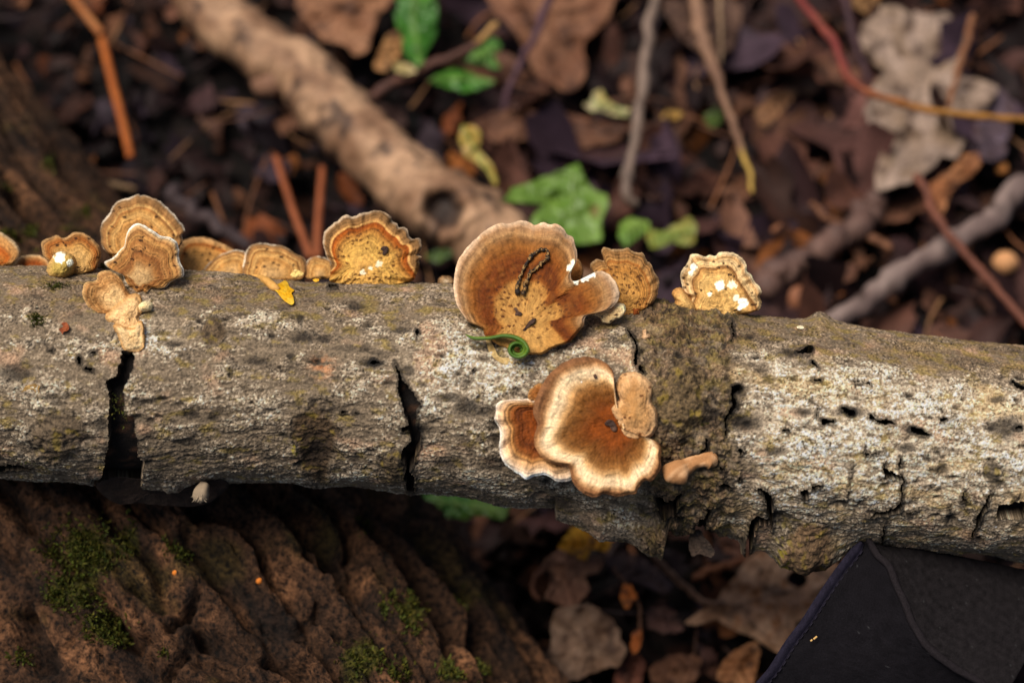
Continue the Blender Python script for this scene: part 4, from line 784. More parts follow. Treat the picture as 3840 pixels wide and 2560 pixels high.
def moss_patch(parent, spots, seed, hitf, name='moss', size=(.08, .2)):
    """spots: (px, py, rx, ry, count); tiny blades, one joined mass"""
    r = np.random.default_rng(seed); VV, FF, CC = [], [], []; n0 = 0
    for (x, y, rx, ry, cnt) in spots:
        for _ in range(int(cnt * 1.7)):
            P, nrm = hitf(x + rx * .75 * r.normal(), y + ry * .75 * r.normal())
            if P is None: continue
            for b in range(3):
                dr = nrm + r.normal(0, .55, 3); dr /= np.linalg.norm(dr); side = np.cross(dr, r.normal(0, 1, 3)); side /= np.linalg.norm(side)
                L_ = r.uniform(*size); w = L_ * .16; m = P + dr * L_ * .55 + r.normal(0, .02, 3)
                VV += [P - side * w * .5, P + side * w * .5, m + side * w, m - side * w, P + dr * L_]
                FF.append((n0, n0 + 1, n0 + 2, n0 + 3)); CC += [lin((80, 80, 22)) * r.uniform(.35, 1.2) * [r.uniform(.7, 1.25), 1, .8]] * 5; n0 += 5
    if not n0: return
    F4 = np.array(FF); F3 = np.stack([F4[:, 3], F4[:, 2], F4[:, 0] + 4], -1)
    tag(mesh(name, np.array(VV), [F4, F3], np.array(CC), M_MOSS, parent), kind='stuff')
Z10 = zoomed(0, 1750, 1.238)
moss_patch(TRUNK, [p for p in Z10([(380, 350, 70, 60, 230), (440, 420, 60, 50, 160), (330, 560, 70, 60, 120), (270, 610, 30, 30, 70), (480, 740, 60, 40, 130), (540, 800, 35, 25, 70), (590, 330, 30, 50, 60), (250, 390, 30, 30, 40), (850, 410, 20, 20, 25), (790, 380, 15, 40, 30), (1800, 650, 40, 30, 50), (1900, 680, 35, 70, 110), (1690, 900, 60, 50, 120), (1850, 960, 30, 30, 50), (2090, 960, 40, 30, 60), (2160, 600, 25, 25, 35), (1700, 270, 20, 20, 25), (2250, 940, 30, 20, 40), (100, 880, 40, 30, 25), (400, 620, 50, 20, 60), (770, 860, 20, 15, 15)])], 3, trunk_hit)
moss_patch(TRUNK, [(175, 620, 14, 22, 30), (40, 880, 40, 14, 50), (100, 895, 18, 12, 25), (250, 870, 30, 14, 30), (120, 860, 16, 12, 22), (320, 800, 16, 16, 18), (170, 960, 50, 12, 25), (30, 700, 20, 20, 18)], 4, trunk_hit)
def log_point(px, py):
    x, y, t = log_hit(px, py); c, r = log_prof(x); nr_ = np.array(0) ; P = cam2w(x, y, t); Q = cam2w(x, c, np.array(0.)); n = (P - Q) / np.linalg.norm(P - Q); return P + n * .0, n
moss_patch(LOG, [(470, 1090, 10, 18, 60), (480, 1070, 8, 10, 30), (205, 1075, 30, 8, 40), (140, 1205, 20, 18, 40), (135, 1190, 8, 8, 25), (150, 1722, 40, 10, 35), (455, 1530, 25, 40, 25), (385, 1005, 8, 6, 20), (2645, 1565, 20, 20, 20), (3030, 2035, 6, 6, 12), (2590, 1440, 12, 8, 10)], 5, log_point, size=(.03, .09))
specks = np.random.default_rng(8)
for k, (x, y) in enumerate(Z10([(815, 492), (1203, 530)])):
    P, nrm = trunk_hit(x, y)
    if P is None: continue
    V, F, u, v = tube_data(np.array([P - nrm * .08, P + nrm * .04, P + nrm * .1]), [.06, .08, .04], 10, .3, k)
    tag(mesh('orange_speck', V, F, np.broadcast_to(lin((206, 118, 44) if k < 2 else (170, 84, 40)), (len(V), 3)), M_FUNG), ['bright orange fungus speck between bark ridges of the mossy trunk', 'light orange seed resting on a dark furrow of the trunk', 'dull rust speck beside the moss on the trunk', 'rust-red crumb below the moss on the trunk'][k], 'speck')

# ------------------------------------------------------------------ ground and its litter
gx_ = np.concatenate([np.linspace(-300, -28, 24, endpoint=False), np.linspace(-28, 28, 260), np.linspace(28, 300, 25)[1:]])
gy_ = np.concatenate([np.linspace(-300, -22, 24, endpoint=False), np.linspace(-22, 36, 270), np.linspace(36, 300, 25)[1:]])
GX, GY = np.meshgrid(gx_, gy_, indexing='ij')
GZ = .45 * fbm(GX * .18, GY * .18, 4, 501) + .22 * fbm(GX * .9, GY * .9, 4, 505) + .08 * fbm(GX * 3, GY * 3, 3, 509) - 1.1
def hollow(x, y):  # ground dip added beside the trunk so that strip falls into shadow
    p = np.stack([x, y, 0 * np.asarray(x, float)], -1); d = p @ TN - np.interp(p @ TD, tl, cen) - RT
    return -3.2 * np.exp(-((d - .6) / 1.9) ** 2) * ss(14, 2, np.asarray(y, float))
GZ = GZ + hollow(GX, GY)
gc = mixc(np.broadcast_to(lin((13, 9, 8)), GX.shape + (3,)).copy(), lin((32, 22, 18)), ss(0, .6, fbm(GX * .8, GY * .8, 4, 515)))
gnd = mesh('ground', np.stack([GX, GY, GZ], -1).reshape(-1, 3), [gridq(len(gx_), len(gy_))[:, ::-1]], gc.reshape(-1, 3), M_SOIL, loc=(0, 0, 0))
tag(gnd, 'dark brown forest soil', kind='structure')

def scatter(name, label, cnt, seed, pal, size, zr, xr=(-19, 19), yr=(-16, 33), mat=M_WET, curl=.35, asp=(.4, .8)):
    """a mass of leaf fragments nobody could count"""
    r = np.random.default_rng(seed); nu, nv = 8, 4
    uu, vv = np.meshgrid(np.linspace(-1, 1, nu), np.linspace(-1, 1, nv), indexing='ij')
    VV, FF, CC = [], [], []; q = gridq(nu, nv)
    pc = np.array([p[:3] for p in pal]); pw_ = np.array([p[3] for p in pal], float); pw_ /= pw_.sum()
    for k in range(cnt):
        L_ = r.uniform(*size) ** 1.0; W_ = L_ * r.uniform(*asp)
        we = np.sqrt(np.clip(1.06 - np.abs(np.linspace(-1, 1, nu)) ** 3, 0, 1)); wid = np.where(vv < 0, (W_ * we * r.uniform(.3, 1.25, nu))[:, None], (W_ * we * r.uniform(.3, 1.25, nu))[:, None])
        x = uu * L_ * (1 + .12 * r.normal(0, 1, uu.shape)); y = vv * wid + W_ * .35 * r.normal() * uu ** 2; z = curl * L_ * (r.normal(0, .5) * (vv ** 2) * W_ / L_ + r.normal(0, .4) * uu ** 2 + r.normal(0, .35) * uu * vv) + .04 * r.normal(0, 1, uu.shape)
        a = r.random() * 6.283; tx_, ty_ = r.normal(0, .42, 2)
        P = np.stack([x * math.cos(a) - y * math.sin(a), x * math.sin(a) + y * math.cos(a), z], -1); P[..., 2] += P[..., 0] * tx_ + P[..., 1] * ty_
        ox, oy = r.uniform(*xr), r.uniform(*yr); P += np.array([ox, oy, r.uniform(*zr) + float(hollow(np.array(ox), np.array(oy)))])
        c = lin(pc[r.choice(len(pal), p=pw_)]) * r.uniform(.12, .55) * (2.2 if r.random() < .08 else 1)
        VV.append(P.reshape(-1, 3)); FF.append(q + k * nu * nv); CC.append(c * (1 + .25 * r.normal(0, 1, (nu * nv, 1))) * (1 - .3 * (np.abs(vv.reshape(-1, 1)) < .1)))
    o = mesh(name, np.vstack(VV), [np.vstack(FF)], np.clip(np.vstack(CC), .002, 1), mat); tag(o, label, 'litter', kind='stuff'); return o
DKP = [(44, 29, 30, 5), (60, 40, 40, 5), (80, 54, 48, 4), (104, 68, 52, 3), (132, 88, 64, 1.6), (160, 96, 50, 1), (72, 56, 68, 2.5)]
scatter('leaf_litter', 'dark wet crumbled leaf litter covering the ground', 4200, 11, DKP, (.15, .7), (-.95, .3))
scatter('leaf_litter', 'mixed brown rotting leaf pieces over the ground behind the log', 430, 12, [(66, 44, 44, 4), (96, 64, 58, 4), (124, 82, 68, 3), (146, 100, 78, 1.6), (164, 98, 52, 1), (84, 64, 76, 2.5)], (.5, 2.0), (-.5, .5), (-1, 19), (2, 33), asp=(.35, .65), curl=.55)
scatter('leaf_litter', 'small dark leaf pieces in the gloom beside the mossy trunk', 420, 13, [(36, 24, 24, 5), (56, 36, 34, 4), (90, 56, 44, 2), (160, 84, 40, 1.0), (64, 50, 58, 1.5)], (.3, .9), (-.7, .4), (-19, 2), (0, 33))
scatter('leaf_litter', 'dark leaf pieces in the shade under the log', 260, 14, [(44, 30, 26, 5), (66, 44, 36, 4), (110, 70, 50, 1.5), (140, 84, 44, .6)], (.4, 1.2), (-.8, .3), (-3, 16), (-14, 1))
# fine twigs and needles in the litter
r = np.random.default_rng(21); VV, FF, CC = [], [], []; n0 = 0
for k in range(420):
    x, y = r.uniform(-18, 18), r.uniform(-14, 32); a = r.random() * 6.283; L_ = r.uniform(.8, 3.6); z = r.uniform(-.4, .6)
    p = np.array([[x, y, z], [x + L_ * .5 * math.cos(a) + r.normal(0, .1), y + L_ * .5 * math.sin(a) + r.normal(0, .1), z + r.normal(.05, .12)], [x + L_ * math.cos(a), y + L_ * math.sin(a), z + r.normal(0, .25)]])
    w = r.uniform(.025, .075); V, F, u, v = tube_data(smooth_open(p, 6), np.linspace(w, w * .6, 6), 5)
    VV.append(V); FF += [f_ + n0 for f_ in F]; n0 += len(V)
    c = lin([(70, 48, 38), (96, 62, 44), (120, 74, 44), (60, 44, 42), (140, 100, 66)][r.integers(0, 5)]); CC.append(np.broadcast_to(c * r.uniform(.7, 1.3), (len(V), 3)))
tag(mesh('fine_twigs', np.vstack(VV), FF, np.vstack(CC), M_TWIG), 'tangle of fine twigs and needles in the litter', 'litter', kind='stuff')

# ------------------------------------------------------------------ named leaves, twigs and branches on the ground
def leaf(label, outline, c, z, colors, mat=None, tilt=(0, 0), curl=.4, name='fallen_leaf', cat='leaf', seed=0, veins=(), jag=10, n=130, nr=20, spots=0, keep=.5, rib=None, group=None, hole_=None, lift=0, stain=()):
    """pixel outline laid at height z (cm) over the ground, tilted and curled; veins from rib base to tips"""
    P, rho, u = polar_grid(outline, c, n, nr, jag, seed, keep, .9)
    dv = P[-1] - np.asarray(c); th_u = u * 2 * np.pi; lobe = 1 + .16 * fbm(np.cos(th_u) * 1.1 + seed, np.sin(th_u) * 1.1, 3, seed + 20)
    P = np.asarray(c) + (P - np.asarray(c)) * (1 + (lobe - 1)[None, :, None])
    dv = P[-1] - np.asarray(c); span = np.hypot(*dv.T).max()
    if not rib and span > 70:      # midrib along the long axis and side veins off it
        w_, e_ = np.linalg.eigh(np.cov(dv.T)); ax = e_[:, 1]; pr_ = dv @ ax; lo, hi = pr_.min() * .95, pr_.max() * .9; sd = np.array([-ax[1], ax[0]])
        rib = [tuple(np.asarray(c) + ax * lo), tuple(np.asarray(c) + ax * (lo + hi) / 2 + sd * .06 * span), tuple(np.asarray(c) + ax * hi)]
        veins = list(veins) + [[tuple(np.asarray(c) + ax * (lo + (hi - lo) * q)), tuple(np.asarray(c) + ax * (lo + (hi - lo) * (q + .22)) + sd * sg_ * .6 * span)] for q in (.15, .35, .55, .72) for sg_ in (-1, 1)]
    px, py = P[..., 0], P[..., 1]; G = ground(px, py, z); g0 = ground(c[0], c[1], z)
    dx, dy = G[..., 0] - g0[0], G[..., 1] - g0[1]; Rr = np.hypot(dx, dy) / (np.hypot(dx, dy).max())
    zz = z + tilt[0] * dx + tilt[1] * dy + curl * (fbm(dx * .35 + seed, dy * .35, 3, seed + 1) + .5 * Rr ** 2) + .16 * ridged(dx * .9, dy * .9, 3, seed + 2) + curl * .35 * fbm(dx * 1.3, dy * 1.3, 3, seed + 4)
    col = mixc(np.broadcast_to(lin(colors[0]), px.shape + (3,)).copy(), lin(colors[1]), ss(-.35, .45, fbm(px / 110, py / 110, 4, seed + 5)))
    if len(colors) > 2: col = mixc(col, lin(colors[2]), ss(.1, .4, fbm(px / 90, py / 90, 4, seed + 8)))
    for line in ([rib] if rib else []) + list(veins):
        dd = line_d(px, py, [p + (0,) for p in line], 40); w = np.exp(-(dd / (9 if line is rib else 5)) ** 2)
        zz = zz + .05 * w; col = mixc(col, lin(colors[0]) * .55 if mat is not M_GREEN else lin((150, 180, 90)), .55 * w)
    if spots:
        f1, f2, iv = worley(px / 34, py / 34, seed + 9); col = mixc(col, lin((70, 48, 36)), .8 * ss(.4, .25, f1) * (iv < spots))
    for (sx_, sy_, sw, sh, sc_) in stain: col = mixc(col, lin(sc_), .9 * ss(.3, .7, np.exp(-((px - sx_) / sw) ** 2 - ((py - sy_) / sh) ** 2) + .2 * fbm(px / 30, py / 30, 3, seed)))
    if mat is not M_GREEN: col = mixc(col, lin((66, 44, 36)), .7 * ss(.15, .5, fbm(px / 75, py / 75, 4, seed + 13)))
    col = col * (1 + .3 * fbm(px / 20, py / 20, 3, seed + 11))[..., None] * .66
    Gz = ground(px, py, zz); Gb = Gz - np.array([0, 0, .035])
    V = np.concatenate([Gz.reshape(-1, 3), Gb[::-1].reshape(-1, 3)])
    j = np.arange(n); k = (j + 1) % n; a = len(V)
    V = np.vstack([V, Gz[0].mean(0), Gb[0].mean(0)])
    q = gridq(2 * nr, n, True)[:, ::-1]; tr = [np.stack([np.full(n, a), j, k], -1), np.stack([np.full(n, a + 1), (2 * nr - 1) * n + k, (2 * nr - 1) * n + j], -1)]
    cf = col.reshape(-1, 3); cb = col[::-1].reshape(-1, 3) * .85
    if hole_:
        # a worn hole right through the sheet
        hm = (np.hypot((px - hole_[0]) / hole_[2], (py - hole_[1]) / hole_[3]) < 1 + .0 * px); hv = np.concatenate([hm.ravel(), hm[::-1].ravel(), [False, False]])
        q = q[hv[q].sum(1) < 3]
    o = mesh(name, V, [q] + tr, np.clip(np.vstack([cf, cb, cf[:1], cb[:1]]), 0, 1), mat or M_LEAF)
    tag(o, label, cat, group or ('fallen leaves around the log' if cat == 'leaf' else 'wilted yellow flower bits'))
    return o
def twig(label, pts, r0, r1, colors, name='twig', cat='twig', seed=0, knob=(), mat=None, seg=12, wob=.2, parent=None, n=60, tipcol=None, group=None, spots=0):
    """pts: (px, py, z cm)"""
    P = np.array(pts, float); W = smooth_open(ground(P[:, 0], P[:, 1], P[:, 2]), n)
    kr = np.random.default_rng(seed + 900); knob = list(knob) + [(q, .012, kr.uniform(.15, .4)) for q in kr.random(4)] if wob > .1 else knob
    W = W + kr.normal(0, 1, W.shape) * 0 + .12 * r0 / .15 * np.stack([fbm(np.linspace(0, 6, n), np.full(n, 3.3 * q), 3, seed + q) for q in range(3)], -1) * (wob > .1)
    V, F, u, v = tube_data(W, np.linspace(r0, r1, n) * (1 + (.25 if wob > .1 else .05) * fbm(np.linspace(0, 14, n), np.zeros(n), 3, seed + 50)), seg, wob * 1.4, seed, knob=knob)
    L_ = u.max(); col = mixc(np.broadcast_to(lin(colors[0]), (len(u), 3)).copy(), lin(colors[1]), ss(-.3, .4, fbm(u * .9, np.cos(v) * .8 + seed, 4, seed + 3)))
    if len(colors) > 2: col = mixc(col, lin(colors[2]), ss(.3, .7, u / L_))
    if tipcol: col = mixc(col, lin(tipcol), ss(.80, .84, u / L_))
    if spots: col = mixc(col, lin((62, 44, 36)), .8 * ss(.25, .5, fbm(u * .9, np.cos(v) * .9 + np.sin(v) * .7, 4, seed + 7)))
    col = col * (1 + .3 * fbm(u * 4, np.cos(v) * 3, 3, seed + 5))[:, None] * .62
    o = mesh(name, V, F, np.clip(col, 0, 1), mat or M_TWIG, parent)
    if parent is None: tag(o, label, cat, group or ('twigs and stems on the ground'))
    return o

# thick pale branch
BR = thing('dead_branch', 'thick pale tan fallen branch with a dark knot hole, on the ground behind the log', 'branch', ground(1300, 500, 0.))
P = np.array([(700, -110, 1.0), (800, 40, 1.0), (1000, 200, 1.1), (1130, 280, 1.1), (1330, 500, 1.2), (1550, 700, 1.2), (1750, 830, 1.2), (1960, 990, 1.2), (2150, 1130, 1.2)]); W = smooth_open(ground(P[:, 0], P[:, 1], P[:, 2]), 220)
V, F, u, v = tube_data(W, np.interp(np.linspace(0, 1, 220), [0, .3, .38, .6, .78, .9, 1], [.98, .94, 1.04, 1.08, 1.22, 1.02, .95]), 64, .16, 3)
bcx = mixc(np.broadcast_to(lin((142, 104, 76)), (len(u), 3)).copy(), lin((198, 156, 120)), ss(-.3, .4, fbm(u * .5, np.cos(v), 4, 601)))
bcx = mixc(bcx, lin((70, 50, 40)), .85 * ss(.12, .4, fbm(u * 1.1, np.cos(v) * 1.6 + np.sin(v), 4, 605, .6))); bcx = bcx * (1 + .25 * fbm(u * 4, v * 3, 4, 609))[:, None]
kp_ = px2w(0, 0, 0)
dk_ = np.array([np.hypot((p[0]), (p[1])) for p in (np.stack([(V - VO) @ VR / (D - (V - VO) @ VT) * D * PPC + 1920 - 1665, 1280 - (V - VO) @ VU / (D - (V - VO) @ VT) * D * PPC - 785], -1))])
dk_ = dk_ + 26 * fbm(u * 1.3, np.cos(v) * 2, 4, 611)
up_ = (V[:, 2] > 1.0)
bcx = mixc(bcx, lin((48, 34, 28)), np.where(up_, .92 * (1 - ss(50, 85, dk_)), 0)); rimw = np.where(up_, np.exp(-((dk_ - 105) / 28) ** 2), 0)
V = V + (VT * .32) * (rimw - 1.5 * np.where(up_, 1 - ss(30, 80, dk_), 0))[:, None]
mesh('bark', V, F, np.clip(bcx * .68, 0, 1), M_TWIG, BR)
V2, F2, u2, v2 = tube_data(smooth_open(ground(np.array([1100., 1060, 960]), np.array([250., 300, 330]), np.array([1.3, 1.2, .8])), 20), np.linspace(.5, .3, 20), 16, .3, 8); mesh('side_stub', V2, F2, np.broadcast_to(lin((120, 86, 66)), (len(V2), 3)), M_TWIG, BR)

OAK = [(150, 102, 72), (176, 126, 92)]
leaf('tan dead leaf lying over the upper side of the thick pale branch', [(1090, -90), (1120, 40), (1170, 110), (1220, 150), (1290, 170), (1330, 215), (1370, 200), (1390, 140), (1430, 60), (1480, -20), (1470, -110), (1280, -130)], (1290, 30), 1.5, OAK, seed=701)
leaf('large brown lobed oak leaf behind the purple stem, with dark notches', [(1800, -80), (1830, 30), (1900, 80), (1960, 150), (1985, 230), (2010, 290), (2080, 320), (2110, 345), (2170, 330), (2200, 250), (2190, 180), (2220, 130), (2265, 90), (2300, 20), (2340, -80), (2060, -120)], (2070, 130), .9, [(128, 84, 60), (150, 104, 76)], seed=702, rib=[(1900, -60), (2000, 120), (2090, 300)], veins=[[(2000, 120), (2180, 90)], [(1960, 60), (2230, 20)]])
leaf('broad flat brown leaf beneath the yellow flower bits', [(1790, 470), (1860, 420), (1980, 410), (2120, 420), (2260, 450), (2350, 470), (2330, 530), (2240, 545), (2160, 570), (2050, 520), (1940, 530), (1830, 540)], (2060, 480), .5, [(104, 68, 50), (124, 82, 58)], seed=703)
leaf('brown leaf standing between the two upright twigs', [(2480, 0), (2600, 10), (2760, -30), (2790, 80), (2740, 180), (2660, 250), (2600, 180), (2530, 120)], (2640, 90), .8, [(92, 66, 54), (116, 86, 70)], seed=704)
leaf('large pale grey-brown oak leaf with dark worm spots under the red-brown twig', [(3220, 130), (3240, 80), (3290, 45), (3360, 30), (3430, 50), (3500, 45), (3560, 40), (3620, 90), (3640, 150), (3590, 220), (3600, 290), (3660, 300), (3720, 330), (3680, 400), (3620, 440), (3620, 520), (3590, 600), (3530, 590), (3500, 640), (3460, 680), (3400, 700), (3330, 720), (3280, 725), (3285, 640), (3300, 560), (3270, 520), (3235, 470), (3230, 380), (3270, 320), (3330, 260), (3280, 240), (3235, 190)], (3440, 360), 1.0, [(164, 138, 118), (184, 158, 140), (150, 124, 102)], seed=705, n=220, nr=30, jag=6, curl=.35, rib=[(3300, 700), (3430, 400), (3480, 60)], veins=[[(3430, 400), (3250, 420)], [(3445, 350), (3650, 320)], [(3460, 220), (3250, 130)]], stain=[(3380, 510, 26, 16, (70, 48, 38)), (3415, 480, 14, 26, (84, 60, 48)), (3300, 430, 34, 12, (110, 84, 68)), (3560, 160, 70, 70, (104, 80, 70))])
leaf('dark violet-brown wet leaf at the margin of the pale oak leaf', [(3600, 350), (3680, 320), (3760, 330), (3800, 400), (3790, 500), (3760, 580), (3680, 590), (3620, 540), (3590, 440)], (3690, 460), .7, [(86, 70, 76), (104, 88, 100)], mat=M_WET, seed=706)
leaf('small orange-tan leaf below the pale oak leaf', [(3480, 740), (3500, 680), (3560, 640), (3610, 590), (3670, 575), (3680, 610), (3640, 660), (3590, 690), (3560, 740), (3540, 790), (3500, 790)], (3560, 690), .9, [(168, 106, 66), (190, 128, 84)], seed=707)
leaf('small tan leaf cropped by the dark red stem at the frame edge', [(3190, -60), (3200, 20), (3240, 50), (3290, 20), (3320, -40), (3260, -90)], (3250, -20), .8, [(150, 110, 70), (172, 130, 86)], seed=708, n=80)
leaf('pair-shaped grey-brown dead leaf beside the yellow-tipped twig', [(2900, 240), (2940, 210), (3000, 205), (3040, 230), (3070, 220), (3095, 260), (3085, 320), (3040, 350), (2970, 350), (2910, 310)], (2990, 280), .15, [(132, 100, 80), (156, 118, 92)], seed=709, n=90)
leaf('tan curled leaf below the pair-shaped dead leaf', [(2830, 420), (2880, 370), (2960, 340), (2970, 380), (2920, 430), (2880, 470), (2840, 460)], (2890, 410), .1, [(146, 104, 72), (164, 118, 84)], seed=710, n=80)
leaf('pinkish small dead leaf near the foot of the grey twig', [(2420, 730), (2440, 640), (2480, 590), (2530, 600), (2540, 650), (2500, 720), (2460, 760)], (2480, 670), .1, [(136, 98, 84), (160, 118, 100)], seed=711, n=80)
leaf('dull brown broad leaf beside the grey twig', [(2400, 470), (2480, 450), (2540, 480), (2560, 550), (2500, 580), (2430, 560)], (2480, 515), .1, [(98, 70, 58), (118, 86, 70)], seed=712, n=80)
leaf('tan dead leaf against the thick branch beneath the green sprig', [(1400, 250), (1430, 170), (1480, 110), (1510, 130), (1500, 200), (1450, 270)], (1460, 190), .9, [(190, 136, 86), (210, 156, 100)], seed=713, n=80)
GA, GB = [(64, 126, 30), (92, 156, 44)], [(112, 150, 52), (136, 172, 70)]
leaf('dark green serrated leaf pair hanging at the top of the green sprig', [(1475, -60), (1490, 20), (1478, 70), (1500, 120), (1515, 190), (1560, 250), (1590, 250), (1600, 190), (1630, 120), (1640, 50), (1625, -60), (1550, -90)], (1560, 70), 1.6, GA, M_GREEN, seed=721, rib=[(1560, -60), (1550, 80), (1575, 240)])
leaf('notched green leaf beside the stem of the green sprig', [(1740, 230), (1790, 190), (1830, 150), (1870, 150), (1880, 190), (1850, 210), (1880, 260), (1850, 265), (1820, 240), (1770, 240)], (1810, 210), 1.5, GA, M_GREEN, seed=722, n=90)
leaf('pointed green leaf lowest on the green sprig', [(1610, 300), (1660, 270), (1720, 255), (1790, 280), (1850, 305), (1820, 330), (1750, 345), (1690, 330)], (1720, 300), 1.5, GA, M_GREEN, seed=723, n=90, rib=[(1610, 300), (1720, 295), (1850, 305)])
leaf('large light green torn leaf behind the giant bracket fungus', [(1880, 755), (1920, 710), (1990, 680), (2060, 650), (2130, 620), (2172, 612), (2185, 670), (2220, 710), (2270, 735), (2285, 770), (2265, 830), (2250, 900), (2180, 915), (2100, 900), (2000, 880), (1990, 830), (2020, 790), (2050, 750), (2040, 715), (1985, 715), (1930, 740)], (2140, 770), 1.6, GB, M_GREEN, seed=724, n=160, rib=[(2150, 640), (2150, 780), (2200, 910)], stain=[(2230, 790, 22, 30, (150, 130, 70))])
leaf('bright green small leaf at the foot of the grey twig', [(2320, 890), (2330, 830), (2370, 815), (2420, 830), (2445, 860), (2410, 880), (2380, 900), (2350, 925)], (2375, 862), 1.3, [(104, 150, 40), (140, 174, 60)], M_GREEN, seed=725, n=80)
leaf('yellowing green crinkled leaf beside the small bright one', [(2420, 890), (2440, 860), (2490, 870), (2530, 840), (2580, 815), (2612, 850), (2605, 905), (2570, 920), (2520, 910), (2470, 930), (2435, 925)], (2520, 885), 1.3, [(138, 148, 50), (170, 160, 70)], M_GREEN, seed=726, n=100, jag=7)
leaf('green leaf under the log belly, past the big trunk', [(1540, 1840), (1620, 1850), (1720, 1850), (1850, 1880), (1920, 1900), (1890, 1950), (1860, 1945), (1820, 1935), (1740, 1945), (1640, 1940), (1570, 1900)], (1730, 1900), 1.2, [(74, 130, 44), (120, 154, 66)], M_GREEN, seed=727, n=110)
leaf('little green leaf between the frilled and giant brackets, on the ground', [(1590, 960), (1640, 935), (1700, 930), (1690, 960), (1630, 985)], (1640, 955), 1.2, [(70, 96, 30), (90, 116, 40)], M_GREEN, seed=728, n=60)
leaf('green leaf glimpsed at the foot of the grey twig, left in shade', [(2640, 440), (2680, 400), (2710, 420), (2700, 460), (2660, 480)], (2675, 440), .6, [(66, 84, 26), (84, 104, 34)], M_GREEN, seed=729, n=50)
YF = [(204, 160, 60), (224, 186, 96)]
leaf('yellow wilted flower standing beside the thick branch, with thin neck', [(1725, 540), (1730, 480), (1770, 470), (1800, 500), (1805, 530), (1790, 560), (1810, 600), (1850, 620), (1870, 690), (1850, 690), (1830, 640), (1780, 610), (1745, 590)], (1775, 540), 1.6, YF, M_GREEN, seed=731, n=90, name='wilted_flower', cat='flower')
leaf('cream and yellow wilted flower lying against the grey twig', [(2185, 395), (2220, 375), (2225, 345), (2255, 340), (2280, 375), (2320, 400), (2370, 410), (2350, 435), (2300, 430), (2250, 415), (2210, 415)], (2250, 395), 1.2, [(222, 190, 110), (226, 206, 160)], M_GREEN, seed=732, n=90, name='wilted_flower', cat='flower')
leaf('thin yellow petal just past the grey twig', [(2480, 430), (2510, 412), (2560, 425), (2545, 445), (2500, 450)], (2515, 430), 1.1, [(196, 150, 70), (214, 170, 90)], M_GREEN, seed=733, n=50, name='wilted_petal', cat='petal')
leaf('small cream and yellow petal on the brown sprig stem', [(1470, 245), (1500, 232), (1550, 250), (1560, 270), (1520, 280), (1480, 265)], (1515, 256), 1.7, [(216, 190, 120), (232, 214, 160)], M_GREEN, seed=734, n=50, name='wilted_petal', cat='petal')
# under the log, right of the trunk
leaf('large tan oak leaf with a round black hole, beside the black cloth', [(2575, 2330), (2620, 2290), (2680, 2260), (2690, 2210), (2740, 2160), (2790, 2100), (2850, 2060), (2940, 2050), (3040, 2080), (3130, 2110), (3190, 2180), (3170, 2280), (3090, 2320), (2990, 2330), (2990, 2400), (2930, 2440), (2860, 2420), (2790, 2370), (2720, 2340), (2680, 2310), (2620, 2340)], (2870, 2260), .9, [(186, 138, 104), (208, 162, 126), (170, 114, 74)], seed=741, n=200, nr=40, jag=5, curl=.3, rib=[(2600, 2210), (2750, 2270), (3000, 2200)], veins=[[(2750, 2270), (2900, 2420)], [(2850, 2250), (2900, 2100)]], hole_=(2990, 2168, 40, 34))
leaf('golden yellow leaf under the hanging bark flap', [(2090, 2050), (2130, 1990), (2170, 1965), (2220, 1985), (2290, 2030), (2275, 2065), (2220, 2060), (2200, 2095), (2160, 2080)], (2180, 2030), 1.9, [(212, 140, 26), (226, 164, 44)], M_LEAF, seed=742, n=90)
leaf('pinkish brown curled leaf below the golden yellow one', [(2030, 2120), (2070, 2070), (2120, 2050), (2180, 2070), (2250, 2090), (2240, 2140), (2190, 2160), (2210, 2210), (2180, 2260), (2120, 2270), (2060, 2250), (2030, 2250), (2060, 2200), (2070, 2150)], (2130, 2150), 1.2, [(150, 104, 80), (178, 130, 102)], seed=743, n=120, curl=.5)
leaf('pale grey-brown broad leaf lowest beside the trunk', [(2040, 2540), (2060, 2440), (2070, 2330), (2090, 2280), (2170, 2265), (2250, 2290), (2310, 2340), (2350, 2430), (2330, 2490), (2230, 2520), (2130, 2560), (2070, 2600)], (2180, 2410), 1.0, [(138, 106, 84), (164, 132, 108)], seed=744, n=130, rib=[(2080, 2300), (2180, 2400), (2330, 2480)], curl=.5)
leaf('small glowing orange leaf tip hanging on a thin stem under the log', [(2325, 2250), (2335, 2200), (2360, 2185), (2382, 2220), (2375, 2260), (2345, 2280)], (2352, 2230), 1.6, [(206, 112, 44), (222, 136, 60)], seed=745, n=50)
leaf('narrow orange leaf tip below the glowing one', [(2365, 2420), (2375, 2370), (2400, 2350), (2408, 2380), (2395, 2440), (2380, 2450)], (2385, 2400), 1.4, [(180, 98, 44), (204, 122, 60)], seed=746, n=50)
leaf('tan curled dead leaf at the lower hem of the black cloth', [(2690, 2530), (2720, 2470), (2770, 2430), (2830, 2400), (2850, 2440), (2840, 2500), (2810, 2580), (2740, 2600)], (2770, 2500), .9, [(168, 112, 72), (196, 140, 96)], seed=747, n=90, curl=.5)
leaf('reddish brown dead leaf between the pale broad leaf and the orange tip', [(2320, 2480), (2380, 2440), (2420, 2480), (2410, 2550), (2360, 2600), (2310, 2560)], (2365, 2520), .1, [(118, 70, 54), (140, 86, 66)], seed=748, n=70)
leaf('brown dead leaf in the shade between bark flap and cloth', [(2440, 2500), (2500, 2460), (2580, 2450), (2640, 2480), (2600, 2550), (2520, 2570), (2450, 2560)], (2530, 2510), .0, [(120, 80, 58), (140, 98, 72)], seed=749, n=70)
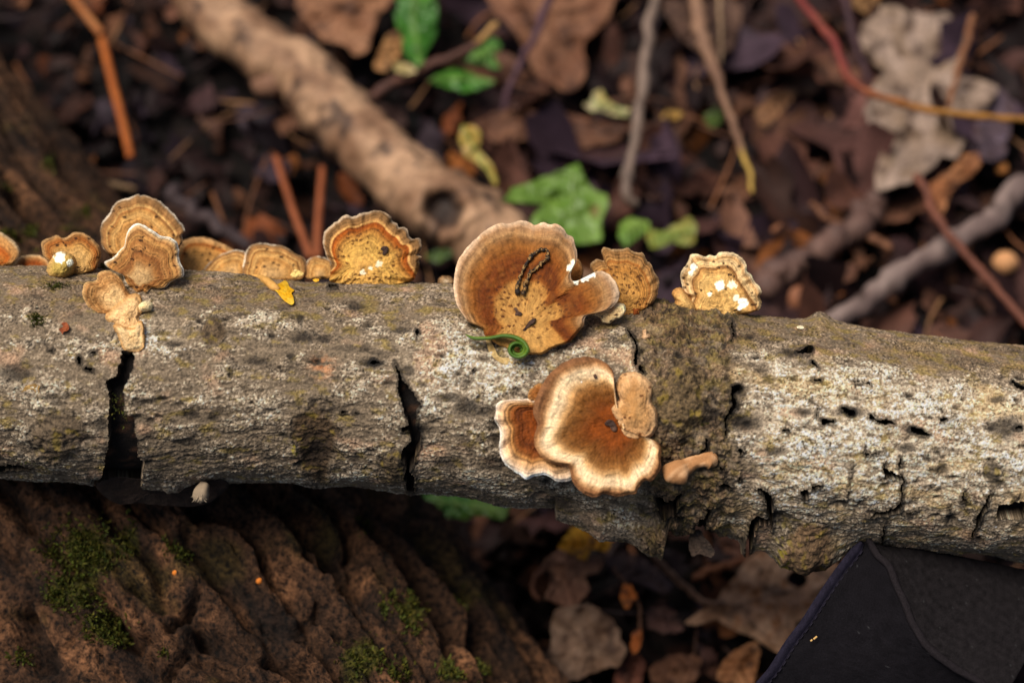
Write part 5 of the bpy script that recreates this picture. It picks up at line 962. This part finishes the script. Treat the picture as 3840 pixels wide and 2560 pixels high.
leaf('dusky pink dead leaf behind the hanging dark bark scrap', [(2430, 2290), (2490, 2270), (2540, 2300), (2560, 2360), (2490, 2370), (2430, 2350)], (2490, 2320), .0, [(120, 86, 74), (142, 102, 90)], seed=750, n=60)
leaf('brown dead leaf seen in the gap right of the hanging bark scrap', [(2680, 2000), (2760, 1990), (2830, 2050), (2800, 2090), (2720, 2070)], (2750, 2040), .2, [(112, 74, 58), (130, 88, 68)], seed=751, n=60)
leaf('wet dark leaf slick under the log', [(2270, 2090), (2350, 2060), (2440, 2110), (2520, 2190), (2480, 2220), (2380, 2180), (2300, 2150)], (2390, 2140), .5, [(52, 38, 38), (70, 54, 56)], mat=M_WET, seed=752, n=70)
leaf('reddish leaf scrap tucked against the trunk under the log', Z10([(290, 150), (350, 145), (390, 205), (360, 210), (310, 185)]), Z10([(340, 178)])[0], 5.6, [(120, 70, 56), (140, 86, 70)], seed=753, n=50)

# twigs, stems, needles
twig('orange dry stalk standing in the dark litter beside the mossy trunk', [(385, 150, .9), (410, 260, 1.0), (440, 380, 1.0), (470, 500, .9), (490, 590, .8)], .14, .13, [(176, 88, 22), (196, 106, 34)], 'dry_stalk', 'stalk', 1, wob=.08)
twig('orange-tan dry stalk at the upper edge above the standing orange one', [(240, -60, 1.2), (310, 40, 1.1), (380, 128, 1.0)], .15, .13, [(176, 100, 44), (196, 124, 66)], 'dry_stalk', 'stalk', 2, wob=.08)
twig('leaning rust-brown needle behind the broad banded bracket', [(1035, 590, .8), (1070, 700, 1.1), (1110, 820, 1.4), (1165, 965, 1.6)], .11, .12, [(150, 78, 40), (170, 92, 50)], 'dry_needle', 'needle', 3, wob=.06)
twig('upright rust-brown needle beside the leaning one', [(1208, 630, .8), (1200, 750, 1.1), (1192, 860, 1.4), (1190, 965, 1.6)], .11, .12, [(150, 78, 40), (170, 92, 50)], 'dry_needle', 'needle', 4, wob=.06)
twig('brown sprig stem with a snapped straw-coloured end', [(1370, 370, 1.2), (1500, 300, 1.5), (1650, 230, 1.9), (1750, 190, 2.2), (1870, 95, 2.6)], .17, .10, [(84, 50, 40), (104, 64, 48)], 'sprig_stem', 'stem', 5, tipcol=(190, 144, 84))
twig('thin brown side stem under the green sprig leaves', [(1680, 215, 1.9), (1800, 250, 1.4), (1950, 320, 1.0), (2100, 360, .8)], .09, .07, [(104, 66, 48), (124, 80, 56)], 'sprig_stem', 'stem', 6)
twig('purple stem with a tan joint in front of the lobed oak leaf', [(2080, -60, 2.6), (2030, 80, 2.4), (1960, 220, 2.0), (1905, 340, 1.6), (1890, 420, 1.2)], .12, .10, [(78, 48, 58), (96, 62, 70)], 'purple_stem', 'stem', 7, knob=[(.3, .03, .4)])
twig('grey knobbly upright twig behind the streaked bracket', [(2470, -40, 2.0), (2440, 60, 2.0), (2425, 200, 2.0), (2410, 330, 1.9), (2390, 480, 1.8), (2355, 640, 1.7), (2345, 740, 1.5), (2380, 780, 1.2)], .17, .14, [(120, 100, 88), (150, 126, 110)], seed=8, knob=[(.18, .03, .35), (.45, .035, .4), (.85, .03, .3)])
twig('tan knotty twig with a broken yellow tip', [(2590, -60, 2.4), (2620, 60, 2.4), (2660, 220, 2.4), (2710, 350, 2.4), (2750, 470, 2.4), (2790, 570, 2.3), (2820, 650, 2.2), (2818, 715, 2.1)], .24, .06, [(128, 92, 70), (160, 120, 92)], seed=9, knob=[(.22, .03, .25), (.42, .03, .3), (.75, .03, .25)], tipcol=(204, 164, 76))
twig('thin straw grass blade beside the tan knotty twig', [(2690, -60, 1.8), (2700, 60, 1.8), (2705, 160, 1.7), (2700, 240, 1.5)], .07, .05, [(148, 118, 90), (168, 136, 104)], 'grass_blade', 'grass blade', 10)
twig('red twig turning golden past a pale joint, over the pale oak leaf', [(2960, -60, 3.6), (3050, 60, 3.6), (3120, 160, 3.6), (3170, 270, 3.6), (3210, 310, 3.6), (3300, 365, 3.6), (3420, 400, 3.6), (3600, 430, 3.6), (3840, 455, 3.6), (4000, 470, 3.6)], .12, .10, [(130, 44, 40), (140, 62, 46), (172, 116, 44)], seed=11, knob=[(.33, .02, .6), (.2, .012, .4)], n=90)
twig('dark wine-red stem behind the red twig', [(3160, -60, 1.6), (3180, 60, 1.6), (3215, 180, 1.4), (3260, 300, 1.1)], .13, .10, [(66, 40, 46), (84, 52, 56)], 'wine_stem', 'stem', 12)
twig('thin tan stem crossing the upper corner of the pale oak leaf', [(3650, 60, 2.2), (3625, 160, 2.1), (3585, 290, 2.0), (3560, 400, 1.8)], .10, .10, [(132, 82, 50), (150, 98, 62)], 'tan_stem', 'stem', 13)
twig('grey smooth fallen branch running behind the bare end of the log', [(4050, 560, 1.0), (3840, 720, 1.0), (3640, 860, 1.0), (3450, 980, 1.0), (3250, 1110, 1.0), (3050, 1260, .9)], .36, .30, [(120, 98, 92), (150, 128, 120)], 'grey_branch', 'branch', 14, spots=1, knob=[(.55, .03, .2)])
twig('red-brown straight stem crossing the grey smooth branch', [(3440, 660, 2.0), (3520, 820, 2.1), (3640, 980, 2.2), (3760, 1110, 2.3), (3900, 1260, 2.4)], .13, .12, [(112, 62, 44), (134, 78, 56)], 'straight_stem', 'stem', 15)
twig('dull brown rotten branch leading from the dark hollow to the crumbly bracket', [(3320, 740, .6), (3200, 840, .7), (3060, 930, .8), (2940, 1010, .8), (2850, 1080, .8)], .42, .36, [(96, 70, 62), (120, 88, 76)], 'rotten_branch', 'branch', 16)
twig('thin brown stem in the hollow beside the rotten branch', [(3040, 760, .7), (3120, 830, .7), (3240, 880, .7), (3340, 930, .7)], .10, .12, [(120, 76, 50), (140, 92, 62)], 'hollow_stem', 'stem', 17)
twig('dark stick beside the broad banded bracket, in the gloom', [(640, 720, .8), (780, 830, .9), (920, 920, .9)], .22, .2, [(62, 46, 48), (80, 62, 62)], 'dark_stick', 'stick', 18)
twig('pale straw sliver by the upper flank of the mossy trunk', [(350, 675, .9), (430, 690, .9), (510, 705, .8)], .12, .05, [(150, 116, 82), (170, 136, 98)], 'straw_sliver', 'straw', 19)
twig('brown leaf stalk arching from the bark flap to the holed oak leaf', [(2430, 2060, 2.4), (2500, 2130, 2.0), (2570, 2200, 1.6), (2640, 2250, 1.3), (2720, 2270, 1.1)], .10, .08, [(130, 92, 68), (154, 112, 84)], 'leaf_stalk', 'stalk', 20)
twig('thin dark stem carrying the glowing orange leaf tip', [(2300, 2130, 1.6), (2350, 2190, 1.7), (2395, 2260, 1.6), (2400, 2360, 1.4)], .05, .05, [(84, 52, 34), (110, 70, 44)], 'thin_stem', 'stem', 21)
twig('curved brown stalk of the pinkish curled leaf', [(2060, 2110, 1.3), (2010, 2160, 1.2), (1995, 2210, 1.1), (2020, 2245, 1.0)], .06, .07, [(112, 70, 50), (140, 86, 56)], 'curved_stalk', 'stalk', 22)
twig('orange-brown stick lying under the holed oak leaf edge', [(2600, 2160, .7), (2700, 2130, .8), (2800, 2090, .8)], .13, .12, [(130, 76, 44), (150, 92, 56)], 'brown_stick', 'stick', 23)
for k, (x, y, rr_, lab) in enumerate([(3758, 632, .20, 'small tan round seed near the dark violet leaf'), (3770, 985, .36, 'round tan nut resting beside the red-brown straight stem'), (3740, 805, .30, 'tan acorn-like nut against the grey smooth branch'), (2930, 875, .32, 'brown rounded nut in the dark hollow'), (2990, 1115, .42, 'big dull brown nut behind the crumbly bracket')]):
    g = ground(x, y, .5); V, F, u, v = tube_data(g + np.array([[0, 0, z_] for z_ in np.linspace(-1, 1, 12)]) * rr_, rr_ * np.sqrt(1 - np.linspace(-.98, .98, 12) ** 2), 16, .25, k)
    tag(mesh('fallen_nut', V, F, jitter_col([(186, 122, 66), (196, 142, 96), (180, 122, 78), (130, 84, 58), (128, 82, 58)][k], len(V), .25, k), M_LEAF), lab, 'nut', 'nuts and seeds in the litter')

# ------------------------------------------------------------------ black cloth bag at the lower right
BAG = thing('cloth_bag', 'black fabric bag corner with stitched hem pressed against the underside of the log', 'bag', ground(3400, 2400, 0.))
def sheet(name, A, B, nu, nv, tfold, th, colf, seed, edges=True):
    """ruled cloth between two pixel curves A, B given as (px, py, t)"""
    a = smooth_open(np.array(A, float), nu); b = smooth_open(np.array(B, float), nu); w = np.linspace(0, 1, nv)[None, :, None]
    Q = a[:, None] * (1 - w) + b[:, None] * w
    uu = np.linspace(0, 1, nu)[:, None] + 0 * w[..., 0]; vv = w[..., 0] + 0 * uu
    t = Q[..., 2] + tfold(uu, vv) + .03 * fbm(Q[..., 0] / 160, Q[..., 1] / 160, 3, seed) + .012 * fbm(Q[..., 0] / 18, Q[..., 1] / 18, 3, seed + 2)
    top = px2w(Q[..., 0], Q[..., 1], t); bot = px2w(Q[..., 0], Q[..., 1], t - th)
    V = np.concatenate([top.reshape(-1, 3), bot.reshape(-1, 3)]); q = gridq(nu, nv); n0 = nu * nv
    f = [q, q[:, ::-1] + n0]
    for idx in (np.arange(nu) * nv, np.arange(nu) * nv + nv - 1, np.arange(nv), (nu - 1) * nv + np.arange(nv)):
        f.append(np.stack([idx[:-1], idx[1:], idx[1:] + n0, idx[:-1] + n0], -1))
    c = colf(Q[..., 0], Q[..., 1]).reshape(-1, 3)
    return mesh(name, V, f, np.vstack([c, c]), M_CLOTH, BAG), a, b
def cloth(base, amt, sc_, seed):
    def f(px, py):
        weave = np.sin(px * 2 * np.pi / 9) * np.sin(py * 2 * np.pi / 9)
        f1, f2, iv = worley(px / 15, py / 15, seed + 3); dust = .02 * (f1 < .16) * (iv < .06 * amt)
        return np.clip(dust[..., None] + lin(base) * (1 + amt * fbm(px / sc_, py / sc_, 4, seed) + .18 * weave)[..., None], 0, 1)
    return f
apex = Z9([(1160, 140)])[0]
# left panel: from hem edge to ridge
hem = [p for p in Z9([(1150, 150, .9), (1080, 215, 1.0), (960, 370, 1.1), (830, 560, 1.3), (720, 730, 1.4), (600, 890, 1.5), (480, 1080, 1.6), (380, 1200, 1.6), (250, 1380, 1.6)])]
ridge = [p for p in Z9([(1190, 150, .9), (1260, 260, 1.2), (1340, 340, 1.5), (1400, 470, 1.8), (1470, 640, 2.1), (1540, 800, 2.4), (1640, 940, 2.6), (1820, 1080, 2.8), (2200, 1300, 3.0)])]
sheet('side_panel', hem, ridge, 90, 70, lambda u, v: -.55 * np.sin(np.pi * v) * (u * .9 + .1), .08, cloth((17, 15, 18), .3, 60, 801), 801)
def off(curve, dx, dy, dt): return [(x + dx, y + dy, t + dt) for (x, y, t) in curve]
hem_in = [(x + 34 + .0 * i, y + 14, t + .03) for i, (x, y, t) in enumerate(hem)]
hem_in[0] = (hem[0][0] + 14, hem[0][1] + 10, hem[0][2] + .03)
sheet('hem', [(x - 3, y, t + .06) for (x, y, t) in hem], hem_in, 90, 10, lambda u, v: .07 * np.sin(np.pi * v), .1, cloth((30, 27, 38), .35, 30, 811), 811)
hp = smooth_open(np.array(hem_in, float), 27)
for k in range(1, 26):
    p, q_ = hp[k], hp[k] + (hp[min(k + 1, 26)] - hp[k]) * .62
    V, F, u, v = tube_data(smooth_open(px2w(np.array([p[0], (p[0] + q_[0]) / 2, q_[0]]) + 4, np.array([p[1], (p[1] + q_[1]) / 2, q_[1]]), np.array([p[2] + .0, p[2] + .035, q_[2] + .0])), 7), .014, 6)
    mesh('stitch', V, F, np.broadcast_to(lin((36, 33, 42)), (len(V), 3)), M_CLOTH, BAG)
# felt flap to the right of the ridge
top = [p for p in Z9([(1185, 140, .95), (1330, 185, .75), (1560, 200, .45), (1900, 265, .2), (2352, 360, -.1), (2700, 430, -.3)])]
rid2 = [(x + 8, y - 4, t + .06) for (x, y, t) in ridge]
sheet('felt_flap', top, [(x, y, t) for (x, y, t) in rid2][:1] + rid2[1:], 120, 90, lambda u, v: .30 * np.sin(np.pi * v) * u, .12, cloth((27, 24, 25), .5, 26, 821), 821)
V, F, u, v = tube_data(smooth_open(np.array([px2w(x + 8, y - 2, t + .07) for (x, y, t) in ridge]), 120), .085, 12, .35, 6)
mesh('piping', V, F, jitter_col((30, 26, 28), len(V), .3, 4), M_CLOTH, BAG)
# hidden back and base so that the bag is a closed body standing on the ground
bk = np.array([px2w(x, y, t - .12) for (x, y, t) in smooth_open(np.array(top, float), 24)]); gd = bk.copy(); gd[:, 2] = -.4; gd[:, 1] += .5
mesh('back_panel', np.vstack([bk, gd]), [gridq(2, 24)], np.broadcast_to(lin((34, 30, 34)), (48, 3)), M_CLOTH, BAG)
bk = np.array([px2w(x, y, t - .08) for (x, y, t) in smooth_open(np.array(hem, float), 24)]); gd = bk.copy(); gd[:, 2] = -.4; gd[:, 0] += .4
mesh('gusset', np.vstack([bk, gd]), [gridq(2, 24)], np.broadcast_to(lin((26, 22, 28)), (48, 3)), M_CLOTH, BAG)
for k, (x, y) in enumerate(Z9([(790, 882), (812, 868), (824, 858)])):
    V, F, u, v = tube_data(smooth_open(px2w(np.array([x - 3, x + 3]), np.array([y + 2, y - 3]), np.array([1.35, 1.35]) + .3), 4), .022, 8)
    tag(mesh('straw_crumb', V, F, np.broadcast_to(lin((196, 156, 96)), (len(V), 3)), M_FUZZ), 'tiny straw crumb on the side panel of the black bag', 'crumb', 'straw crumbs on the bag')
